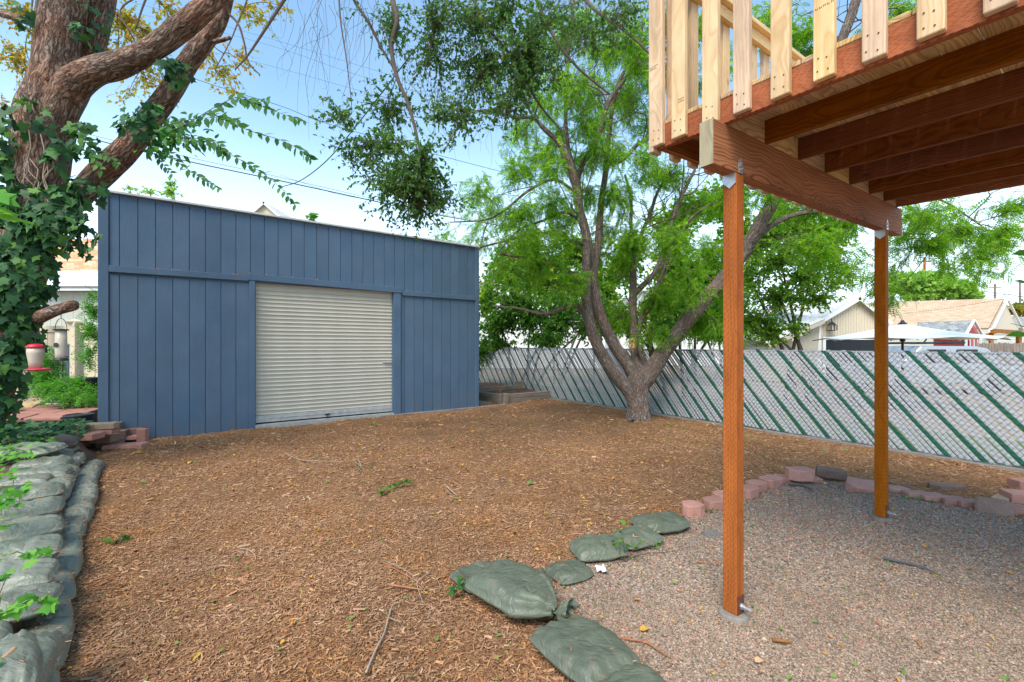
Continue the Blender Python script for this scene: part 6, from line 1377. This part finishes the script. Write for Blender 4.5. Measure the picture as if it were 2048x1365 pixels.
# thin dry twiglets
tv = Veg()
for k in range(230):
    x, y = sample(1, 1.9, 10, .8); x, y = float(x[0]), float(y[0])
    if side_of_wall(x, y) > .1 or shed_block(np.array([x]), np.array([y]))[0] or x*U[0]+y*U[1] > FA-.2: continue
    a = A3(x, y, float(gh(x, y))+.02); an = RNG.uniform(0, 6.28); L_ = RNG.uniform(.05, .28); b = a+A3(math.cos(an), math.sin(an), RNG.normal(0, .05))*L_; tv.twig(a, b, RNG.uniform(.0012, .003), .12, 7)
tv.build(None, T_DIAMOND, ML['litter'], 1, 'palewig', twigs='dry_twigs'); o = bpy.data.objects['dry_twigs']
tag(o, 'thin pale dry twigs lying scattered on the mulch', 'twigs', kind='stuff')
def stick(label, pts, r, mat, cat='stick', name='fallen_stick', side=()):
    """pts: ground pixels (px, py)"""
    def up(q): g = G(*q); g[2] = float(gh(g[0], g[1]))+.018+r; return g
    p = smooth_path([list(up(q))+[r] for q in pts], 6); p[:, 3] = np.linspace(r, r*.5, len(p)); m = MB(); add_limb(m, p, 7, .12, 8)
    for s2 in side: p2 = smooth_path([list(up(q)+Z*.01*i)+[r*.5] for i, q in enumerate(s2)], 5); add_limb(m, p2, 5)
    return tag(m.build(name, MT[mat], smooth=True), label, cat)
stick('dark bent stick lying alone on the gravel right of the near post', [(1768,1130),(1790,1136),(1822,1142),(1850,1150),(1868,1160),(1882,1165)], .011, 'rubber')
stick('long forked pale stick running down to the bottom edge in the mulch', [(732,1365),(750,1320),(768,1280),(777,1245),(785,1220),(800,1212)], .006, 'palewig', side=[[(777,1245),(795,1255),(802,1260)]])
stick('bent pale twig standing above the long forked stick', [(860,1150),(835,1172),(840,1195),(846,1213)], .004, 'palewig', side=[[(835,1172),(815,1155),(770,1135)]])
stick('reddish straight stick lying in the mulch left of the fat sandbag', [(762,1130),(800,1153),(835,1172),(850,1185)], .004, 'redtwig')
stick('short thick orange-brown stick left of the fat sandbag', [(778,1180),(815,1184),(845,1188)], .008, 'redtwig')
stick('curled white twig in the middle of the mulch', [(480,1105),(495,1108),(508,1118),(512,1130)], .004, 'palewig')
stick('pale split wood sliver in the mulch above the middle', [(893,978),(903,988),(914,997)], .008, 'palewig')
stick('long curved reddish root running over the gravel beside the lowest green bags', [(1200,1262),(1240,1278),(1290,1290),(1320,1310),(1345,1325)], .006, 'redtwig')
stick('flat brown wood splinter on the gravel below the near post', [(1545,1288),(1565,1291),(1585,1294)], .011, 'log')
stick('thin brown stick on the gravel left of the near post', [(1392,1127),(1420,1131),(1444,1130)], .004, 'redtwig')
stick('crossed pale twigs in the mulch near the shed door', [(570,910),(600,922),(650,925),(690,926)], .005, 'palewig', side=[[(600,922),(575,908)]])
stick('branching pale twig standing out in the mulch right of centre', [(715,920),(722,935),(712,945)], .005, 'palewig', side=[[(722,935),(708,928)], [(722,935),(728,942)]])
stick('thin reddish stick at the foot of the left sandbag wall', [(205,1060),(235,1068),(290,1068)], .004, 'redtwig')
stick('fallen twig lying across the green bag nearest the pink blocks', [(1335,1035),(1355,1048),(1385,1066),(1400,1078)], .004, 'palewig')
# leafy sprigs lying on the mulch
def sprig(label, pts, n, sz, mat='hedge', tmpl=T_OVATE, w=.65, name='leafy_sprig', z=.03):
    g = G(*pts[0]); t = thing(name, g, label, 'sprig'); v_ = Veg(); p = smooth_path([list(G(*q)+Z*z)+[0] for q in pts], 6)[:, :3]; v_.tw.append((p, np.full(len(p), .003)))
    for i in range(n):
        t_ = RNG.uniform(0, len(p)-1.01); j = int(t_); q = p[j]; v_.leaf(q+RNG.normal(0, .012, 3), unit(RNG.normal(0, 1, 3)*A3(1,1,.25)), unit(Z*.9+A3(0,-.5,0)+RNG.normal(0, .4, 3)), sz*RNG.uniform(.6, 1.2))
    v_.build(t, tmpl, ML[mat], w, 'twig', 'leaves', 'stem')
sprig('green leafy twig lying in the middle of the mulch', [(762,990),(785,978),(805,972),(830,970)], 34, .06)
sprig('pale green wilted leaves at the foot of the left sandbag wall', [(205,1090),(225,1092),(245,1085),(262,1078)], 7, .06, 'hedge', T_IVY, .85)
sprig('cluster of green leaves beside the left end of the fat sandbag', [(905,1200),(920,1195),(930,1175)], 12, .06, 'spray', T_OVATE, .75, z=.06)
sprig('small weeds growing in front of the shed threshold', [(745,850),(758,856)], 14, .06, 'bright')
sprig('green weeds in the mulch left of the locust trunk', [(1125,808),(1132,811)], 10, .06, 'bright')
sprig('low weeds on the mulch right of the locust trunk', [(1330,850),(1350,856),(1370,852)], 16, .055, 'bright')
sprig('weeds sprouting at the left pink blocks by the near post', [(1405,1030),(1430,1025),(1440,1018)], 26, .035, 'bright')
sprig('weeds growing along the inside of the bend of pink blocks', [(1575,968),(1600,960),(1630,962)], 26, .035, 'bright')
sprig('weeds between the pink blocks right of the far post', [(1800,1000),(1825,1003),(1880,1013)], 26, .035, 'bright')
sprig('small green weeds on the gravel below the seedling', [(1290,1090),(1310,1098),(1330,1094)], 24, .03, 'bright')
# seedling between the bags
sd_t = thing('seedling', G(1248, 1125), 'thin leafy tree seedling growing between the green sandbags', 'seedling'); v_ = Veg(); b = G(1248, 1125)
for px, py in ((1238,1060),(1252,1048),(1262,1075),(1225,1085),(1290,1082),(1205,1075)):
    e = P(px, py, b[1]+RNG.uniform(-.1, .12)); p_ = v_.twig(b, e, .0035, .1, 8)
    for k in range(3): q = p_[RNG.integers(4, 8)]; v_.leaf(q, unit(RNG.normal(0, 1, 3)*A3(1,1,.4)), unit(Z+A3(0,-.6,0)+RNG.normal(0, .4, 3)), RNG.uniform(.03, .055))
v_.twig(b, G(1205, 1140)+Z*.03, .004, .1); v_.twig(b, G(1380, 1100)+Z*.03, .004, .06)
v_.build(sd_t, T_OVATE, ML['hedge'], .8, 'twig', 'leaves', 'stems')
# white paper scrap
c = G(1203, 1148); bm = bmesh.new(); bmesh.ops.create_grid(bm, x_segments=8, y_segments=6, size=.05)
v = [A3(x.co.x*.8, x.co.y*.7, 0) for x in bm.verts]; f = [tuple(y.index for y in x.verts) for x in bm.faces]; bm.free()
m = MB(); m.add([c+q+Z*(.035+.03*noise.noise(Vector(q*30)))+A3(*[.012*noise.noise(Vector(q*40)+Vector((k*9, 0, 0))) for k in range(3)]) for q in v], f); tag(m.build('paper_scrap', MT['paper']), 'crumpled white paper scrap beside the square-ended green bag', 'paper')
# dark rag bits
stick('dark grey rag strip on the gravel at the bend of the edging', [(1578,975),(1595,976),(1612,980),(1626,986)], .016, 'rubber', 'rag', 'rag')
stick('small black plastic flap at the foot of the locust trunk', [(1258,846),(1270,843),(1280,845)], .035, 'rubber', 'plastic flap', 'plastic_flap')
for px, py, sx, mt, lb in ((1648,972,.05,'gourd','curled tan dead leaf on the gravel below the dark brown block'),(1868,1100+60,.05,'litter','yellow leaf lying next to the dark bent stick'),(1510,1350-18,.04,'gourd','tan dead leaf on the gravel at the bottom below the near post'),(1103,1245,.05,'litter','yellow leaf beside the knotted sandbag neck'),(1280,1268,.045,'litter','yellow curled leaf on the gravel right of the long green bag')):
    c = G(px, py)+Z*.02; v, f = scatter(T_OVATE[0]*A3(1, 1, 3), T_OVATE[1], c[None], A3(1, .3, .1)[None], A3(.1, -.2, 1)[None], np.array([[sx*1.3, sx, sx]]))
    tag(np_mesh('fallen_leaf', v, f, ML['litter'] if mt == 'litter' else MT[mt]), lb, 'leaf')

# dead leaves and bark caught on the shed's trim ledges
n = 170; an = np.where(RNG.random(n) < .5, a_of(495)+RNG.normal(0, .16, n), RNG.uniform(a0+.2, a1-.2, n)); zl_ = np.where(an < jl, 2.905, np.where(an < jr, 2.95-.05*(an-jl)/(jr-jl), 2.83))
C = U*an[:, None]+V*(SB-.02)+Z*(zl_+.003)[:, None]; L = RNG.uniform(.012, .04, n)
v, f = scatter(chip_v, chip_f, C, ang_dirs(n), up_dirs(n), np.c_[L, L*.4, L*.35]); tag(np_mesh('ledge_debris', v, f, MT['chip']), 'brown dead leaf bits lying along the trim ledge of the blue shed', 'debris', kind='stuff')
